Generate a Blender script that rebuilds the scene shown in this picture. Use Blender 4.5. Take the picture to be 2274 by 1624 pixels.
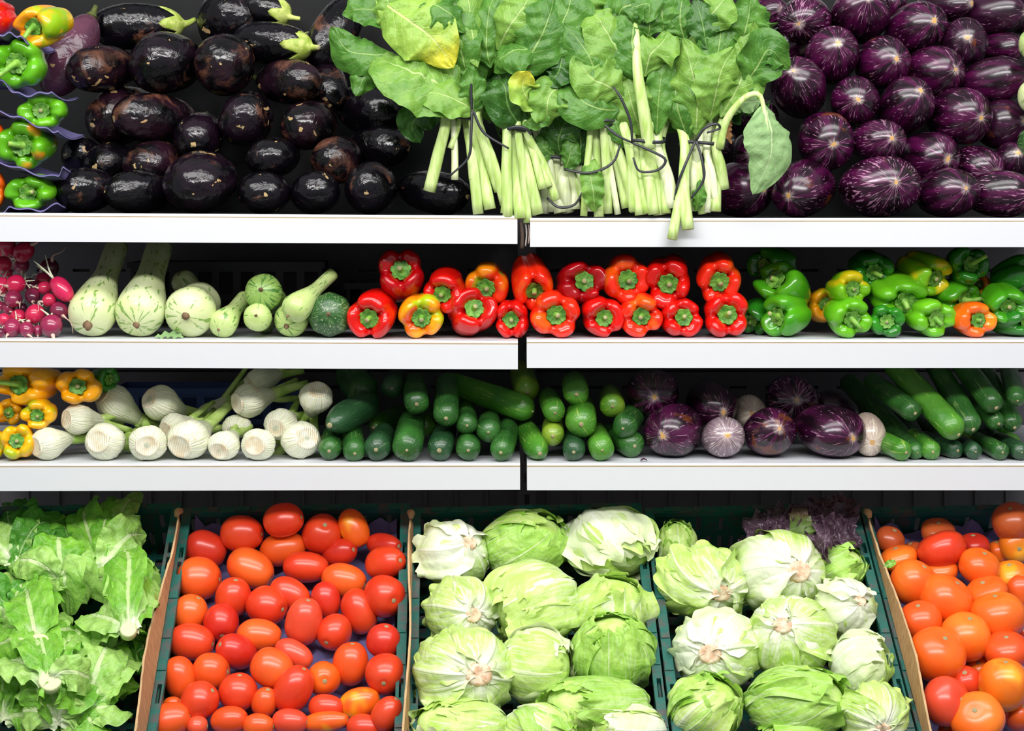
import bpy, math, random
import numpy as np
from mathutils import Matrix, Vector

for o in list(bpy.data.objects):
    bpy.data.objects.remove(o)
scene = bpy.context.scene
COL = scene.collection
PI = math.pi

# ------------------------------------------------------------------ camera
CAM_D, FPX, HC, HOR = 3.2, 4000.0, 1.35, 450.0      # distance to shelf fronts, focal in px, eye height, horizon row
cam_d = bpy.data.cameras.new('camera'); cam = bpy.data.objects.new('camera', cam_d); COL.objects.link(cam)
cam.location = (0, -CAM_D, HC); cam.rotation_euler = (PI/2, 0, 0)
cam_d.sensor_width = 36.0; cam_d.lens = 36.0*FPX/2274.0
cam_d.shift_y = (HOR-812.0)/2274.0
cam_d.clip_start = 0.05
scene.camera = cam

# ------------------------------------------------------------------ light
world = bpy.data.worlds.new('world'); scene.world = world; world.use_nodes = True
wb = world.node_tree.nodes['Background']
wb.inputs[0].default_value = (0.93, 0.96, 1.0, 1); wb.inputs[1].default_value = 0.34
def area(name, loc, target, sx, sy, power, col=(1, 1, 1)):
    l = bpy.data.lights.new(name, 'AREA'); l.shape = 'RECTANGLE'; l.size = sx; l.size_y = sy; l.energy = power; l.color = col
    o = bpy.data.objects.new(name, l); COL.objects.link(o); o.location = loc
    o.rotation_euler = (Vector(target)-Vector(loc)).to_track_quat('-Z', 'Y').to_euler()
    return o
area('far_tube_lamp_row', (0, -2.7, 2.95), (0, 0.0, 0.95), 4.6, 0.35, 135, (1.0, 0.985, 0.965))
area('near_tube_lamp_row', (0, -1.0, 3.05), (0, 0.0, 0.95), 4.0, 0.6, 58, (1.0, 0.985, 0.965))
vs = scene.view_settings
vs.view_transform = 'Standard'; vs.look = 'None'; vs.gamma = 1.0; vs.use_curve_mapping = False
vs.exposure = 0.0

# ------------------------------------------------------------------ helpers
rnd = random.Random(7)
def S(Y): return (CAM_D+Y)/FPX                        # metres per pixel at depth Y
def P(px, py, Y): s = S(Y); return np.array([(px-1137)*s, Y, HC-(py-HOR)*s])
TH = math.radians(35.7); CR0 = np.array([0, 0.15, HC-0.568])          # crates: rear rim line and tilt
CN = np.array([0, -math.sin(TH), math.cos(TH)]); CD = np.array([0, -math.cos(TH), -math.sin(TH)])
def PC(px, py, h):                                    # pixel ray meets the plane h above the crate rims
    o = np.array([0, -CAM_D, HC]); d = np.array([(px-1137)/FPX, 1.0, -(py-HOR)/FPX])
    t = ((CR0+CN*h-o)@CN)/(d@CN); return o+d*t
def unit(v): v = np.asarray(v, float); return v/max(1e-9, np.linalg.norm(v))
def srgb(h):
    h = h.lstrip('#'); c = [int(h[i:i+2], 16)/255 for i in (0, 2, 4)]
    return tuple(((x+0.055)/1.055)**2.4 if x > 0.04045 else x/12.92 for x in c)+(1.0,)
def frame(d):
    d = unit(d); up = np.array([0, 0, 1.0])
    if abs(d[2]) > 0.97: up = np.array([0, 1.0, 0])
    e2 = unit(up-d*(up@d)); e1 = np.cross(e2, d)
    return np.stack([e1, e2, d], 1)                   # columns: local X, Y, Z
def adir(ang, tilt):
    a, t = math.radians(ang), math.radians(tilt)
    return np.array([math.cos(a)*math.cos(t), -math.sin(t), math.sin(a)*math.cos(t)])
def mat4(loc, R=None):
    M = Matrix.Identity(4)
    if R is not None:
        for i in range(3):
            for j in range(3): M[i][j] = float(R[i][j])
    for i in range(3): M[i][3] = float(loc[i])
    return M
def tag(o, label, cat, group=None, kind=None):
    o['label'] = label
    if cat: o['category'] = cat
    if group: o['group'] = group
    if kind: o['kind'] = kind
    return o
def thing(name, label, cat, group, loc, R=None):
    o = bpy.data.objects.new(name, None); COL.objects.link(o); o.empty_display_size = 0.02
    o.matrix_world = mat4(loc, R)
    return tag(o, label, cat, group)
def mk(name, V, F, mats, parent=None, uv=None, mi=None, smooth=True, M=None):
    me = bpy.data.meshes.new(name)
    me.from_pydata([tuple(v) for v in np.asarray(V).reshape(-1, 3).tolist()], [], F)
    for m in (mats if isinstance(mats, (list, tuple)) else [mats]): me.materials.append(m)
    if mi is not None: me.polygons.foreach_set('material_index', np.asarray(mi, np.int32))
    if uv is not None:
        lay = me.uv_layers.new(name='UVMap'); idx = np.empty(len(me.loops), np.int32); me.loops.foreach_get('vertex_index', idx)
        lay.data.foreach_set('uv', np.asarray(uv, np.float32).reshape(-1, 2)[idx].ravel())
    me.polygons.foreach_set('use_smooth', np.full(len(me.polygons), smooth)); me.update()
    o = bpy.data.objects.new(name, me); COL.objects.link(o)
    if parent is not None: o.parent = parent
    if M is not None: o.matrix_local = M
    return o
def gridF(nu, nv, closed=False, off=0):
    F = []
    for i in range(nu-1):
        for j in range(nv if closed else nv-1):
            k = (j+1) % nv
            F.append((off+i*nv+j, off+i*nv+k, off+(i+1)*nv+k, off+(i+1)*nv+j))
    return F
def capped(V):                                        # V rows x cols x 3 closed in cols, poles closed
    n, m = V.shape[:2]
    A = np.concatenate([V.reshape(-1, 3), V[0].mean(0)[None], V[-1].mean(0)[None]])
    F = gridF(n, m, True); a, b = n*m, n*m+1
    F += [(a, (j+1) % m, j) for j in range(m)] + [(b, (n-1)*m+j, (n-1)*m+(j+1) % m) for j in range(m)]
    return A, [tuple(reversed(f)) for f in F]
def spline(pts, n):                                   # Catmull-Rom through pts
    p = np.asarray(pts, float); k = len(p)
    q = np.concatenate([[2*p[0]-p[1]], p, [2*p[-1]-p[-2]]])
    out = []
    for u in np.linspace(0, k-1, n):
        i = min(int(u), k-2); t = u-i; a, b, c, d = q[i:i+4]
        out.append(0.5*((2*b)+(c-a)*t+(2*a-5*b+4*c-d)*t*t+(3*b-a-3*c+d)*t**3))
    return np.array(out)
def tube(pts, rad, n=12, m=8, flat=1.0, nrm=(0, -1, 0.2)):
    p = spline(pts, n); r = np.interp(np.linspace(0, 1, n), np.linspace(0, 1, len(rad)), rad)
    t = np.gradient(p, axis=0); V = np.zeros((n, m, 3)); nh = np.asarray(nrm, float)
    for i in range(n):
        d = unit(t[i]); e = unit(nh-d*(nh@d)+1e-6); s = np.cross(d, e)
        for j in range(m):
            a = 2*PI*j/m; V[i, j] = p[i]+r[i]*(s*math.cos(a)+e*flat*math.sin(a))
    return capped(V)
def boxV(x0, x1, y0, y1, z0, z1):
    V = np.array([(x, y, z) for x in (x0, x1) for y in (y0, y1) for z in (z0, z1)], float)
    F = [(0, 1, 3, 2), (4, 6, 7, 5), (0, 4, 5, 1), (2, 3, 7, 6), (0, 2, 6, 4), (1, 5, 7, 3)]
    return V, F
def join(parts):
    Vs, Fs, o = [], [], 0
    for V, F in parts:
        V = np.asarray(V).reshape(-1, 3); Vs.append(V); Fs += [tuple(i+o for i in f) for f in F]; o += len(V)
    return np.concatenate(Vs), Fs
def plate(us, vs_, holes, th):                        # sheet in local XZ, thickness th along Y, with rectangular holes
    nu, nv = len(us)-1, len(vs_)-1; idx = {}; V = []; F = []
    def vid(i, j, k):
        if (i, j, k) not in idx: idx[(i, j, k)] = len(V); V.append((us[i], k*th, vs_[j]))
        return idx[(i, j, k)]
    sol = lambda i, j: 0 <= i < nu and 0 <= j < nv and (i, j) not in holes
    for i in range(nu):
        for j in range(nv):
            if not sol(i, j): continue
            F.append((vid(i, j, 0), vid(i+1, j, 0), vid(i+1, j+1, 0), vid(i, j+1, 0)))
            F.append((vid(i, j, 1), vid(i, j+1, 1), vid(i+1, j+1, 1), vid(i+1, j, 1)))
            if not sol(i-1, j): F.append((vid(i, j, 0), vid(i, j+1, 0), vid(i, j+1, 1), vid(i, j, 1)))
            if not sol(i+1, j): F.append((vid(i+1, j, 0), vid(i+1, j, 1), vid(i+1, j+1, 1), vid(i+1, j+1, 0)))
            if not sol(i, j-1): F.append((vid(i, j, 0), vid(i, j, 1), vid(i+1, j, 1), vid(i+1, j, 0)))
            if not sol(i, j+1): F.append((vid(i, j+1, 0), vid(i+1, j+1, 0), vid(i+1, j+1, 1), vid(i, j+1, 1)))
    return np.array(V, float), F
ORD = ('first second third fourth fifth sixth seventh eighth ninth tenth eleventh twelfth thirteenth fourteenth fifteenth '
       'sixteenth seventeenth eighteenth nineteenth twentieth').split()
def relabel(entries, where):                          # entries: [(object, px, look)] of one row
    for i, (o, px, look) in enumerate(sorted(entries, key=lambda e: e[1])):
        n = 'leftmost' if i == 0 else ('rightmost' if i == len(entries)-1 else ORD[i]+' from left')
        o['label'] = f'{look}, {n} in {where}'

# ------------------------------------------------------------------ materials
class Nt:
    def __init__(s, name):
        s.m = bpy.data.materials.new(name); s.m.use_nodes = True; s.t = s.m.node_tree
        s.b = s.t.nodes['Principled BSDF']; s.out = s.t.nodes['Material Output']
    def n(s, typ, ins=None, **kw):
        nd = s.t.nodes.new('ShaderNode'+typ)
        for k, v in kw.items(): setattr(nd, k, v)
        for k, v in (ins or {}).items(): s.set(nd.inputs[k], v)
        return nd
    def set(s, sock, v):
        if isinstance(v, bpy.types.NodeSocket): s.t.links.new(v, sock)
        else: sock.default_value = v
    def p(s, **kw):
        for k, v in kw.items(): s.set(s.b.inputs[k.replace('_', ' ')], v)
        return s
    def math(s, op, a, b=0.0, c=None):
        nd = s.n('Math', operation=op); s.set(nd.inputs[0], a); s.set(nd.inputs[1], b)
        if c is not None: s.set(nd.inputs[2], c)
        return nd.outputs[0]
    def mix(s, f, a, b):
        nd = s.n('Mix', data_type='RGBA'); s.set(nd.inputs[0], f); s.set(nd.inputs[6], a); s.set(nd.inputs[7], b); return nd.outputs[2]
    def step(s, v, lo, hi):
        nd = s.n('MapRange', interpolation_type='SMOOTHSTEP'); s.set(nd.inputs[0], v); s.set(nd.inputs[1], lo); s.set(nd.inputs[2], hi); return nd.outputs[0]
    def co(s, k='Object'): return s.n('TexCoord').outputs[k]
    def rand(s): return s.n('ObjectInfo').outputs['Random']
    def vec(s, v=None, scale=(1, 1, 1), off=True):    # coordinates, shifted by a per-object random
        v = v if v is not None else s.co()
        mp = s.n('Mapping'); s.set(mp.inputs[0], v); mp.inputs[3].default_value = scale
        if not off: return mp.outputs[0]
        a = s.n('VectorMath', operation='ADD'); s.t.links.new(mp.outputs[0], a.inputs[0])
        c = s.n('CombineXYZ'); r = s.rand(); s.set(c.inputs[0], s.math('MULTIPLY', r, 37.0)); s.set(c.inputs[1], s.math('MULTIPLY', r, 91.0)); s.set(c.inputs[2], s.math('MULTIPLY', r, 53.0))
        s.t.links.new(c.outputs[0], a.inputs[1]); return a.outputs[0]
    def noise(s, v, scale, detail=2.0, rough=0.5, dist=0.0):
        nd = s.n('TexNoise'); s.set(nd.inputs['Vector'], v); s.set(nd.inputs['Scale'], scale); s.set(nd.inputs['Detail'], detail)
        s.set(nd.inputs['Roughness'], rough); s.set(nd.inputs['Distortion'], dist); return nd.outputs[0]
    def bump(s, h, strength, dist=0.002):
        nd = s.n('Bump'); s.set(nd.inputs['Height'], h); nd.inputs['Strength'].default_value = strength; nd.inputs['Distance'].default_value = dist
        s.t.links.new(nd.outputs[0], s.b.inputs['Normal']); return s
    def translucent(s, col, f):
        tr = s.n('BsdfTranslucent'); s.set(tr.inputs[0], col); mx = s.n('MixShader'); mx.inputs[0].default_value = f
        s.t.links.new(s.b.outputs[0], mx.inputs[1]); s.t.links.new(tr.outputs[0], mx.inputs[2]); s.t.links.new(mx.outputs[0], s.out.inputs[0])
    def polar(s):                                     # (radius xy, z, unit xy vector stretched along the axis) in object space
        v = s.co(); sp = s.n('SeparateXYZ'); s.set(sp.inputs[0], v); x, y, z = sp.outputs
        r = s.math('SQRT', s.math('ADD', s.math('MULTIPLY', x, x), s.math('MULTIPLY', y, y)))
        r1 = s.math('ADD', r, 1e-5); c = s.n('CombineXYZ'); s.set(c.inputs[0], s.math('DIVIDE', x, r1)); s.set(c.inputs[1], s.math('DIVIDE', y, r1)); s.set(c.inputs[2], z)
        return r, z, c.outputs[0]

def flat(name, col, rough=0.5, var=0.0, bump=0.0, bscale=300, metal=0.0):
    t = Nt(name); c = srgb(col)
    if var:
        f = t.noise(t.vec(), 40, 4); c2 = tuple(x*(1-var) for x in c[:3])+(1,)
        t.p(Base_Color=t.mix(f, c2, tuple(min(1, x*(1+var*0.6)) for x in c[:3])+(1,)))
    else: t.p(Base_Color=c)
    t.p(Roughness=rough, Metallic=metal)
    if bump: t.bump(t.noise(t.vec(), bscale, 3), bump)
    return t.m

def mat_black_eggplant(name, purple, brown, skin='#050507'):
    t = Nt(name); v = t.vec(); r, z, pv = t.polar()
    n1 = t.noise(v, 22, 2); base = t.mix(t.step(n1, 0.35, 0.7), srgb(skin), srgb(purple))
    bl = t.step(t.noise(v, 19, 6, 0.62, 0.7), 0.62-brown*0.1, 0.72)
    c = t.mix(t.math('MULTIPLY', bl, 0.75), base, srgb('#6b4230'))
    sp = t.step(t.noise(v, 30, 3, 0.5, 0.4), 0.695, 0.705); c = t.mix(sp, c, srgb('#a88a5e'))
    pr_ = t.math('MULTIPLY_ADD', t.noise(v, 70, 3), 0.030, t.math('ADD', r, t.math('MULTIPLY', t.rand(), 0.006))); pm = t.math('MULTIPLY', t.step(z, 0.0, 0.01), t.math('SUBTRACT', 1.0, t.step(pr_, 0.0195, 0.0205))); c = t.mix(pm, c, srgb('#b39a6c'))
    fl = t.step(t.noise(v, 230, 1), 0.79, 0.82); c = t.mix(fl, c, srgb('#8a6a48'))
    t.p(Base_Color=c, Roughness=t.math('MULTIPLY_ADD', t.math('MAXIMUM', bl, sp), 0.3, 0.16))
    t.b.inputs['Coat Weight'].default_value = 0.15; t.b.inputs['Coat Roughness'].default_value = 0.15; t.b.inputs['Specular IOR Level'].default_value = 0.4
    h = t.math('ADD', t.noise(v, 38, 3, 0.5, 0.5), t.math('MULTIPLY', bl, 0.15)); t.bump(h, 0.55, 0.008)
    return t.m
def mat_striped_eggplant(name, dark='#170411', mid='#4a0c3a', streak='#b984a4', amt=0.0, orange=0.0):
    t = Nt(name); r, z, pv = t.polar(); off = t.vec(pv, (1, 1, 1))
    mp = t.n('Mapping'); t.set(mp.inputs[0], off); mp.inputs[3].default_value = (1, 1, 4.5)
    st = t.noise(mp.outputs[0], 15, 2, 0.55, 0.12); mp2 = t.n('Mapping'); t.set(mp2.inputs[0], off); mp2.inputs[3].default_value = (1, 1, 5)
    band = t.noise(mp2.outputs[0], 2.6, 2)
    v = t.vec(); big = t.noise(v, 26, 3)
    base = t.mix(t.step(band, 0.38, 0.68), srgb(dark), srgb(mid))
    lo = t.math('SUBTRACT', 0.665-amt, t.math('MULTIPLY', t.step(z, 0.005, 0.05), 0.05))
    msk = t.math('MULTIPLY', t.step(st, lo, t.math('ADD', lo, 0.05)), t.step(big, 0.3, 0.5))
    c = t.mix(t.math('MULTIPLY', msk, 0.7), base, srgb(streak))
    br = t.step(t.noise(v, 15, 5, 0.6, 0.5), 0.66-orange, 0.72-orange); c = t.mix(t.math('MULTIPLY', br, 0.8), c, srgb('#6b3618'))
    pole = t.math('MULTIPLY_ADD', t.noise(v, 90, 3), 0.014, r); up = t.step(z, 0.0, 0.01)
    halo = t.math('MULTIPLY', up, t.math('SUBTRACT', 1.0, t.step(pole, 0.009, 0.021))); halo = t.math('MULTIPLY', halo, t.math('MULTIPLY', t.step(st, 0.4, 0.62), 0.8))
    c = t.mix(halo, c, srgb('#e9d5cf'))
    sc = t.math('MULTIPLY', up, t.math('SUBTRACT', 1.0, t.step(pole, 0.0105, 0.012))); c = t.mix(sc, c, srgb('#c59a5e'))
    t.p(Base_Color=c, Roughness=0.24); t.b.inputs['Coat Weight'].default_value = 0.25; t.b.inputs['Coat Roughness'].default_value = 0.16
    t.bump(t.math('ADD', t.noise(v, 30, 2), t.math('MULTIPLY', sc, -0.6)), 0.2, 0.004)
    return t.m
def mat_pepper(name, main, second=None, third=None, amt=0.5, deep=None):
    t = Nt(name); v = t.vec(); n1 = t.noise(v, 16, 2)
    c = t.mix(t.step(t.noise(v, 12, 2), 0.3, 0.75), srgb(main), srgb(deep or main))
    if second: c = t.mix(t.step(n1, 0.62-amt*0.3, 0.72-amt*0.2), c, srgb(second))
    if third: c = t.mix(t.step(t.noise(v, 21, 2, 0.5, 0.3), 0.54, 0.66), c, srgb(third))
    t.p(Base_Color=c, Roughness=0.2); t.b.inputs['Coat Weight'].default_value = 0.35; t.b.inputs['Coat Roughness'].default_value = 0.12
    t.b.inputs['Subsurface Weight'].default_value = 0.12; t.b.inputs['Subsurface Radius'].default_value = (0.01, 0.006, 0.003); t.b.inputs['Subsurface Scale'].default_value = 0.4
    t.bump(t.noise(v, 45, 2), 0.12, 0.004)
    return t.m
def mat_green_part(name, a, b, scale=60, rough=0.5, bump=0.3):
    t = Nt(name); v = t.vec(); t.p(Base_Color=t.mix(t.step(t.noise(v, scale, 3), 0.35, 0.65), srgb(a), srgb(b)), Roughness=rough)
    t.bump(t.noise(v, 180, 3), bump, 0.003); return t.m
def mat_cucumber(name, a, b, pale, amt=0.4):
    t = Nt(name); r, z, pv = t.polar(); off = t.vec(pv); v = t.vec()
    mp = t.n('Mapping'); t.set(mp.inputs[0], off); mp.inputs[3].default_value = (1, 1, 5)
    st = t.noise(mp.outputs[0], 5.5, 2); n1 = t.noise(v, 18, 3)
    c = t.mix(t.step(n1, 0.3, 0.7), srgb(a), srgb(b))
    c = t.mix(t.math('MULTIPLY', t.step(st, 0.60, 0.72), amt), c, srgb(pale))
    c = t.mix(t.math('MULTIPLY', t.step(t.noise(v, 300, 2), 0.70, 0.74), 0.6), c, srgb('#a9a386'))
    t.p(Base_Color=c, Roughness=t.math('MULTIPLY_ADD', t.noise(v, 60, 3), 0.25, 0.2)); t.b.inputs['Coat Weight'].default_value = 0.15
    t.bump(t.math('ADD', t.noise(v, 90, 3), t.math('MULTIPLY', st, 0.6)), 0.35, 0.003); return t.m
def mat_squash(name, base, base2, dark, amt=0.0, fine=1.0):
    t = Nt(name); r, z, pv = t.polar(); off = t.vec(pv); v = t.vec()
    mp = t.n('Mapping'); t.set(mp.inputs[0], off); mp.inputs[3].default_value = (1, 1, 9)
    st = t.noise(mp.outputs[0], 4.2*fine, 2, 0.5); brk = t.noise(v, 75, 3)
    c = t.mix(t.step(t.noise(v, 14, 2), 0.3, 0.7), srgb(base), srgb(base2))
    m = t.math('MULTIPLY', t.step(st, 0.60-amt, 0.645-amt), t.step(brk, 0.42-amt, 0.52-amt)); c = t.mix(t.math('MULTIPLY', m, 0.85), c, srgb(dark))
    c = t.mix(t.math('MULTIPLY', t.step(t.noise(v, 260, 2), 0.64, 0.70), 0.45), c, srgb('#e6ecc8'))
    br = t.step(t.noise(v, 28, 5, 0.65, 0.5), 0.715, 0.745); c = t.mix(br, c, srgb('#7a6440'))
    t.p(Base_Color=c, Roughness=0.34); t.b.inputs['Coat Weight'].default_value = 0.1; t.bump(t.noise(v, 50, 3), 0.2, 0.004); return t.m
def mat_tomato(name, a, b, c3=None):
    t = Nt(name); v = t.vec(); c = t.mix(t.step(t.noise(v, 14, 2), 0.3, 0.7), srgb(a), srgb(b))
    rr = t.rand(); c = t.mix(t.math('MULTIPLY', rr, 0.3), c, srgb('#cf2a12'))
    if c3: c = t.mix(t.step(t.noise(v, 16, 2, 0.5, 0.2), 0.5, 0.68), c, srgb(c3))
    t.p(Base_Color=c, Roughness=0.3); t.b.inputs['Coat Weight'].default_value = 0.2; t.b.inputs['Coat Roughness'].default_value = 0.2
    t.b.inputs['Subsurface Weight'].default_value = 0.12; t.b.inputs['Subsurface Radius'].default_value = (0.01, 0.004, 0.002); t.b.inputs['Subsurface Scale'].default_value = 0.4
    t.bump(t.noise(v, 32, 2), 0.12, 0.005); return t.m
def mat_leaf(name, a, b, rib, white=0.0, whitecol='#f1f4e2', veins=9, transl=0.25, rough=0.38, tipcol=None, pucker=0.5, vein=0.5, ribw=0.075, fan=0.0, coarse=1.5):
    t = Nt(name); uv = t.n('UVMap').outputs[0]; sp = t.n('SeparateXYZ'); t.set(sp.inputs[0], uv); u, w = sp.outputs[0], sp.outputs[1]
    av = t.math('ABSOLUTE', t.math('MULTIPLY_ADD', w, 2.0, -1.0)); v = t.vec()
    c = t.mix(t.step(t.noise(v, 24, 3), 0.3, 0.7), srgb(a), srgb(b)); rr = t.rand(); c = t.mix(t.math('MULTIPLY', rr, 0.45), c, srgb(b))
    if tipcol: c = t.mix(t.math('MULTIPLY', t.step(t.math('MULTIPLY', u, t.math('MULTIPLY_ADD', t.noise(v, 20, 2), 0.6, 0.7)), 0.55, 0.95), 0.8), c, srgb(tipcol))
    wob = t.math('MULTIPLY_ADD', t.noise(v, 60, 2), 0.10, av)
    fr = t.math('FRACT', t.math('MULTIPLY', t.math('SUBTRACT', u, t.math('MULTIPLY', wob, 0.28)), float(veins)))
    sv = t.math('ABSOLUTE', t.math('SUBTRACT', fr, 0.5)); side = t.math('MULTIPLY', t.math('SUBTRACT', 1.0, t.step(sv, 0.02, 0.09)), t.math('SUBTRACT', 1.0, t.math('MULTIPLY', av, 0.7)))
    rw = t.math('MULTIPLY_ADD', u, -ribw*0.8, ribw); mid = t.math('SUBTRACT', 1.0, t.step(av, t.math('MULTIPLY', rw, 0.5), rw))
    vein_n = t.step(t.noise(v, 110, 2, 0.5, 0.8), 0.42, 0.5); vein_n = t.math('MULTIPLY', t.math('SUBTRACT', 1.0, t.math('ABSOLUTE', t.math('MULTIPLY_ADD', vein_n, 2.0, -1.0))), 0.5)
    ribm = t.math('MAXIMUM', mid, t.math('MULTIPLY', side, vein)); c = t.mix(t.math('MULTIPLY', ribm, 0.75), c, srgb(rib))
    c = t.mix(t.math('MULTIPLY', vein_n, 0.3), c, srgb(rib))
    if fan:
        cv = t.n('CombineXYZ'); t.set(cv.inputs[0], t.math('MULTIPLY', u, 1.6)); t.set(cv.inputs[1], t.math('MULTIPLY', w, 17.0)); t.set(cv.inputs[2], t.math('MULTIPLY', rr, 40.0)); fs = t.step(t.noise(cv.outputs[0], 2.2, 3, 0.6, 0.3), 0.42, 0.68)
        c = t.mix(t.math('MULTIPLY', fs, t.math('MULTIPLY', t.math('SUBTRACT', 1.15, u), fan)), c, srgb(whitecol))
    if white:
        wf = t.math('SUBTRACT', 1.0, t.step(t.math('MULTIPLY_ADD', t.noise(v, 30, 3), 0.35, t.math('ADD', u, t.math('MULTIPLY', av, 0.12))), white*0.45, white*1.25)); c = t.mix(wf, c, srgb(whitecol))
    t.p(Base_Color=c, Roughness=rough); t.b.inputs['Specular IOR Level'].default_value = 0.36
    pk = t.math('ADD', t.math('MULTIPLY', t.noise(v, 70, 3), 0.9), t.math('MULTIPLY', ribm, -0.35)); t.bump(t.math('ADD', pk, t.math('MULTIPLY', t.noise(v, 28, 2, 0.5, 0.6), coarse)), pucker, 0.006)
    t.translucent(c, transl); return t.m
M = {}
M['white'] = flat('white_enamel', '#cfd1d5', 0.45, 0.02)
M['deck'] = flat('shelf_deck_enamel', '#d8dbe0', 0.3, 0.12)
M['black_mat'] = flat('black_shelf_mat', '#101113', 0.5, 0.2)
M['seam'] = flat('worn_brass_edge', '#a08a68', 0.5, 0.3)
M['steel'] = flat('dark_grey_steel', '#5c595e', 0.6, 0.2)
M['black_panel'] = flat('black_back_panel', '#141214', 0.45, 0.3)
M['mirror'] = flat('smoked_mirror', '#060708', 0.2, 0.5)
M['floor'] = flat('concrete_floor', '#777775', 0.8, 0.2, 0.3)
M['crate'] = (lambda t: (t.p(Base_Color=t.mix(t.step(t.noise(t.vec(), 35, 6, 0.65), 0.47, 0.62), srgb('#155c52'), srgb('#4a4f4c')), Roughness=0.5), t.bump(t.noise(t.vec(), 120, 4), 0.3), t.m)[2])(Nt('green_crate_plastic'))
M['crate_black'] = flat('black_crate_plastic', '#121416', 0.5, 0.2)
M['crate_blue'] = flat('blue_crate_plastic', '#24427c', 0.5, 0.2)
M['purple_paper'] = flat('purple_moulded_paper', '#6a6496', 0.85, 0.15, 0.5, 160)
M['card'] = (lambda t: (t.p(Base_Color=t.mix(t.step(t.noise(t.vec(None, (1, 6, 1)), 50, 5), 0.3, 0.7), srgb('#a97c53'), srgb('#c49a6c')), Roughness=0.85), t.bump(t.noise(t.vec(None, (1, 8, 1)), 120, 3), 0.4), t.m)[2])(Nt('brown_cardboard'))
M['card_edge'] = flat('cardboard_torn_edge', '#c9a679', 0.9, 0.35, 0.8, 400)

# ================================================================== the setting
WALL_Y = 0.56
def struct(name, VF, m, label=None, smooth=False):
    o = mk(name, *VF, m, smooth=smooth); o['kind'] = 'structure'
    if label: o['label'] = label
    return o
struct('floor', boxV(-4, 4, -5, 1.2, -0.1, 0.0), M['floor'], 'pale concrete floor in front of the vegetable shelves')
struct('wall_back', boxV(-2.2, 2.2, WALL_Y+0.03, WALL_Y+0.13, 0, 2.4), M['black_panel'], 'dark wall behind the white shelves')
wb_root = bpy.data.objects['wall_back']
# smoked mirror behind the top shelf, slotted steel panels behind the lower tiers
def panel(name, x0, x1, z0, z1, mat, slots):
    us, vs_, holes = [x0], [z0], set()
    for (zz, hh) in slots: vs_ += [zz, zz+hh]
    vs_.append(z1); x = x0+0.03
    while x < x1-0.07: us += [x, x+0.036]; x += 0.075
    us.append(x1)
    for k in range(len(slots)):
        for i in range(1, len(us)-1, 2): holes.add((i, 1+2*k))
    V, F = plate(us, vs_, holes, 0.012)
    return mk(name, V+np.array([0, WALL_Y+0.012, 0]), F, mat, wb_root, smooth=False)
mk('mirror_panel', *boxV(-1.6, 1.6, WALL_Y+0.005, WALL_Y+0.028, 1.30, 2.3), M['mirror'], wb_root, smooth=False)
for x0, x1 in ((-1.4, 0.012), (0.05, 1.4)):
    panel('back_panel', x0, x1, 1.0, 1.29, M['steel'], [(1.205, 0.006)])
    panel('back_panel', x0, x1, 0.76, 0.995, M['steel'], [(0.96, 0.006)])
    panel('back_panel', x0, x1, 0.3, 0.755, M['steel'], [(0.655, 0.008)])
for i in range(44):                                    # upright ribs of the lowest panel
    mk('panel_rib', *boxV(-1.4+i*0.064, -1.394+i*0.064, WALL_Y+0.006, WALL_Y+0.012, 0.3, 0.75), M['steel'], wb_root, smooth=False)
up = struct('upright_post', boxV(0.012, 0.05, WALL_Y-0.03, WALL_Y+0.028, 0, 2.3), M['steel'], 'dark slotted steel upright between the two shelf bays')
for i in range(30): mk('slot', *boxV(0.026, 0.036, WALL_Y-0.031, WALL_Y-0.0302, 0.5+i*0.045, 0.52+i*0.045), M['black_panel'], up, smooth=False)

SHELF_Z = {}
def shelf(tier, side, px0, px1, top0, top1, bot0, bot1):
    """one shelf: folded deck with a rolled front lip, a fascia strip and two end brackets"""
    nm = {1: 'top', 2: 'middle', 3: 'lowest'}[tier]
    x0, x1 = (px0-1137)*S(0), (px1-1137)*S(0)
    zt0, zt1 = HC-(top0-HOR)*S(0), HC-(top1-HOR)*S(0); zb0, zb1 = HC-(bot0-HOR)*S(0), HC-(bot1-HOR)*S(0)
    lip = 0.0055
    t = thing('shelf', f'white {nm} shelf of the {side} bay with plain price rail', 'shelf', 'white shelf boards', (0, 0, 0))
    def slab(ya, yb, a0, a1, b0, b1, c=0.0):
        V = np.array([(x0, ya, b0), (x1, ya, b1), (x1, yb, b1), (x0, yb, b0), (x0, ya+c, a0), (x1, ya+c, a1), (x1, yb, a1), (x0, yb, a0)])
        return V, [(0, 1, 5, 4), (1, 2, 6, 5), (2, 3, 7, 6), (3, 0, 4, 7), (4, 5, 6, 7), (3, 2, 1, 0)]
    mk('deck', *slab(0.004, WALL_Y-0.002, zt0+lip, zt1+lip, zt0-0.016, zt1-0.016, 0.004), M['deck'] if tier > 1 else M['black_mat'], t, smooth=False)
    if tier == 1: mk('front_lip', *slab(0.0025, 0.010, zt0+lip+0.0006, zt1+lip+0.0006, zt0+0.001, zt1+0.001, 0.003), M['deck'], t, smooth=False)
    mk('edge_strip', *slab(0.001, 0.004, zt0+0.0015, zt1+0.0015, zt0-0.0015, zt1-0.0015), M['seam'], t, smooth=False)
    mk('fascia', *slab(-0.001, 0.003, zt0-0.0005, zt1-0.0005, zb0, zb1), M['white'], t, smooth=False)
    for xx, zt in ((x0, zt0), (x1, zt1)):
        s = 0.0015 if xx == x0 else -0.0015
        a, b = sorted((xx, xx+s)); mk('end_bracket', *boxV(a, b, 0.0035, 0.30, zt-0.04, zt-0.016), M['white'], t, smooth=False)
    SHELF_Z[(tier, side)] = (x0, zt0+lip, x1, zt1+lip)
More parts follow.
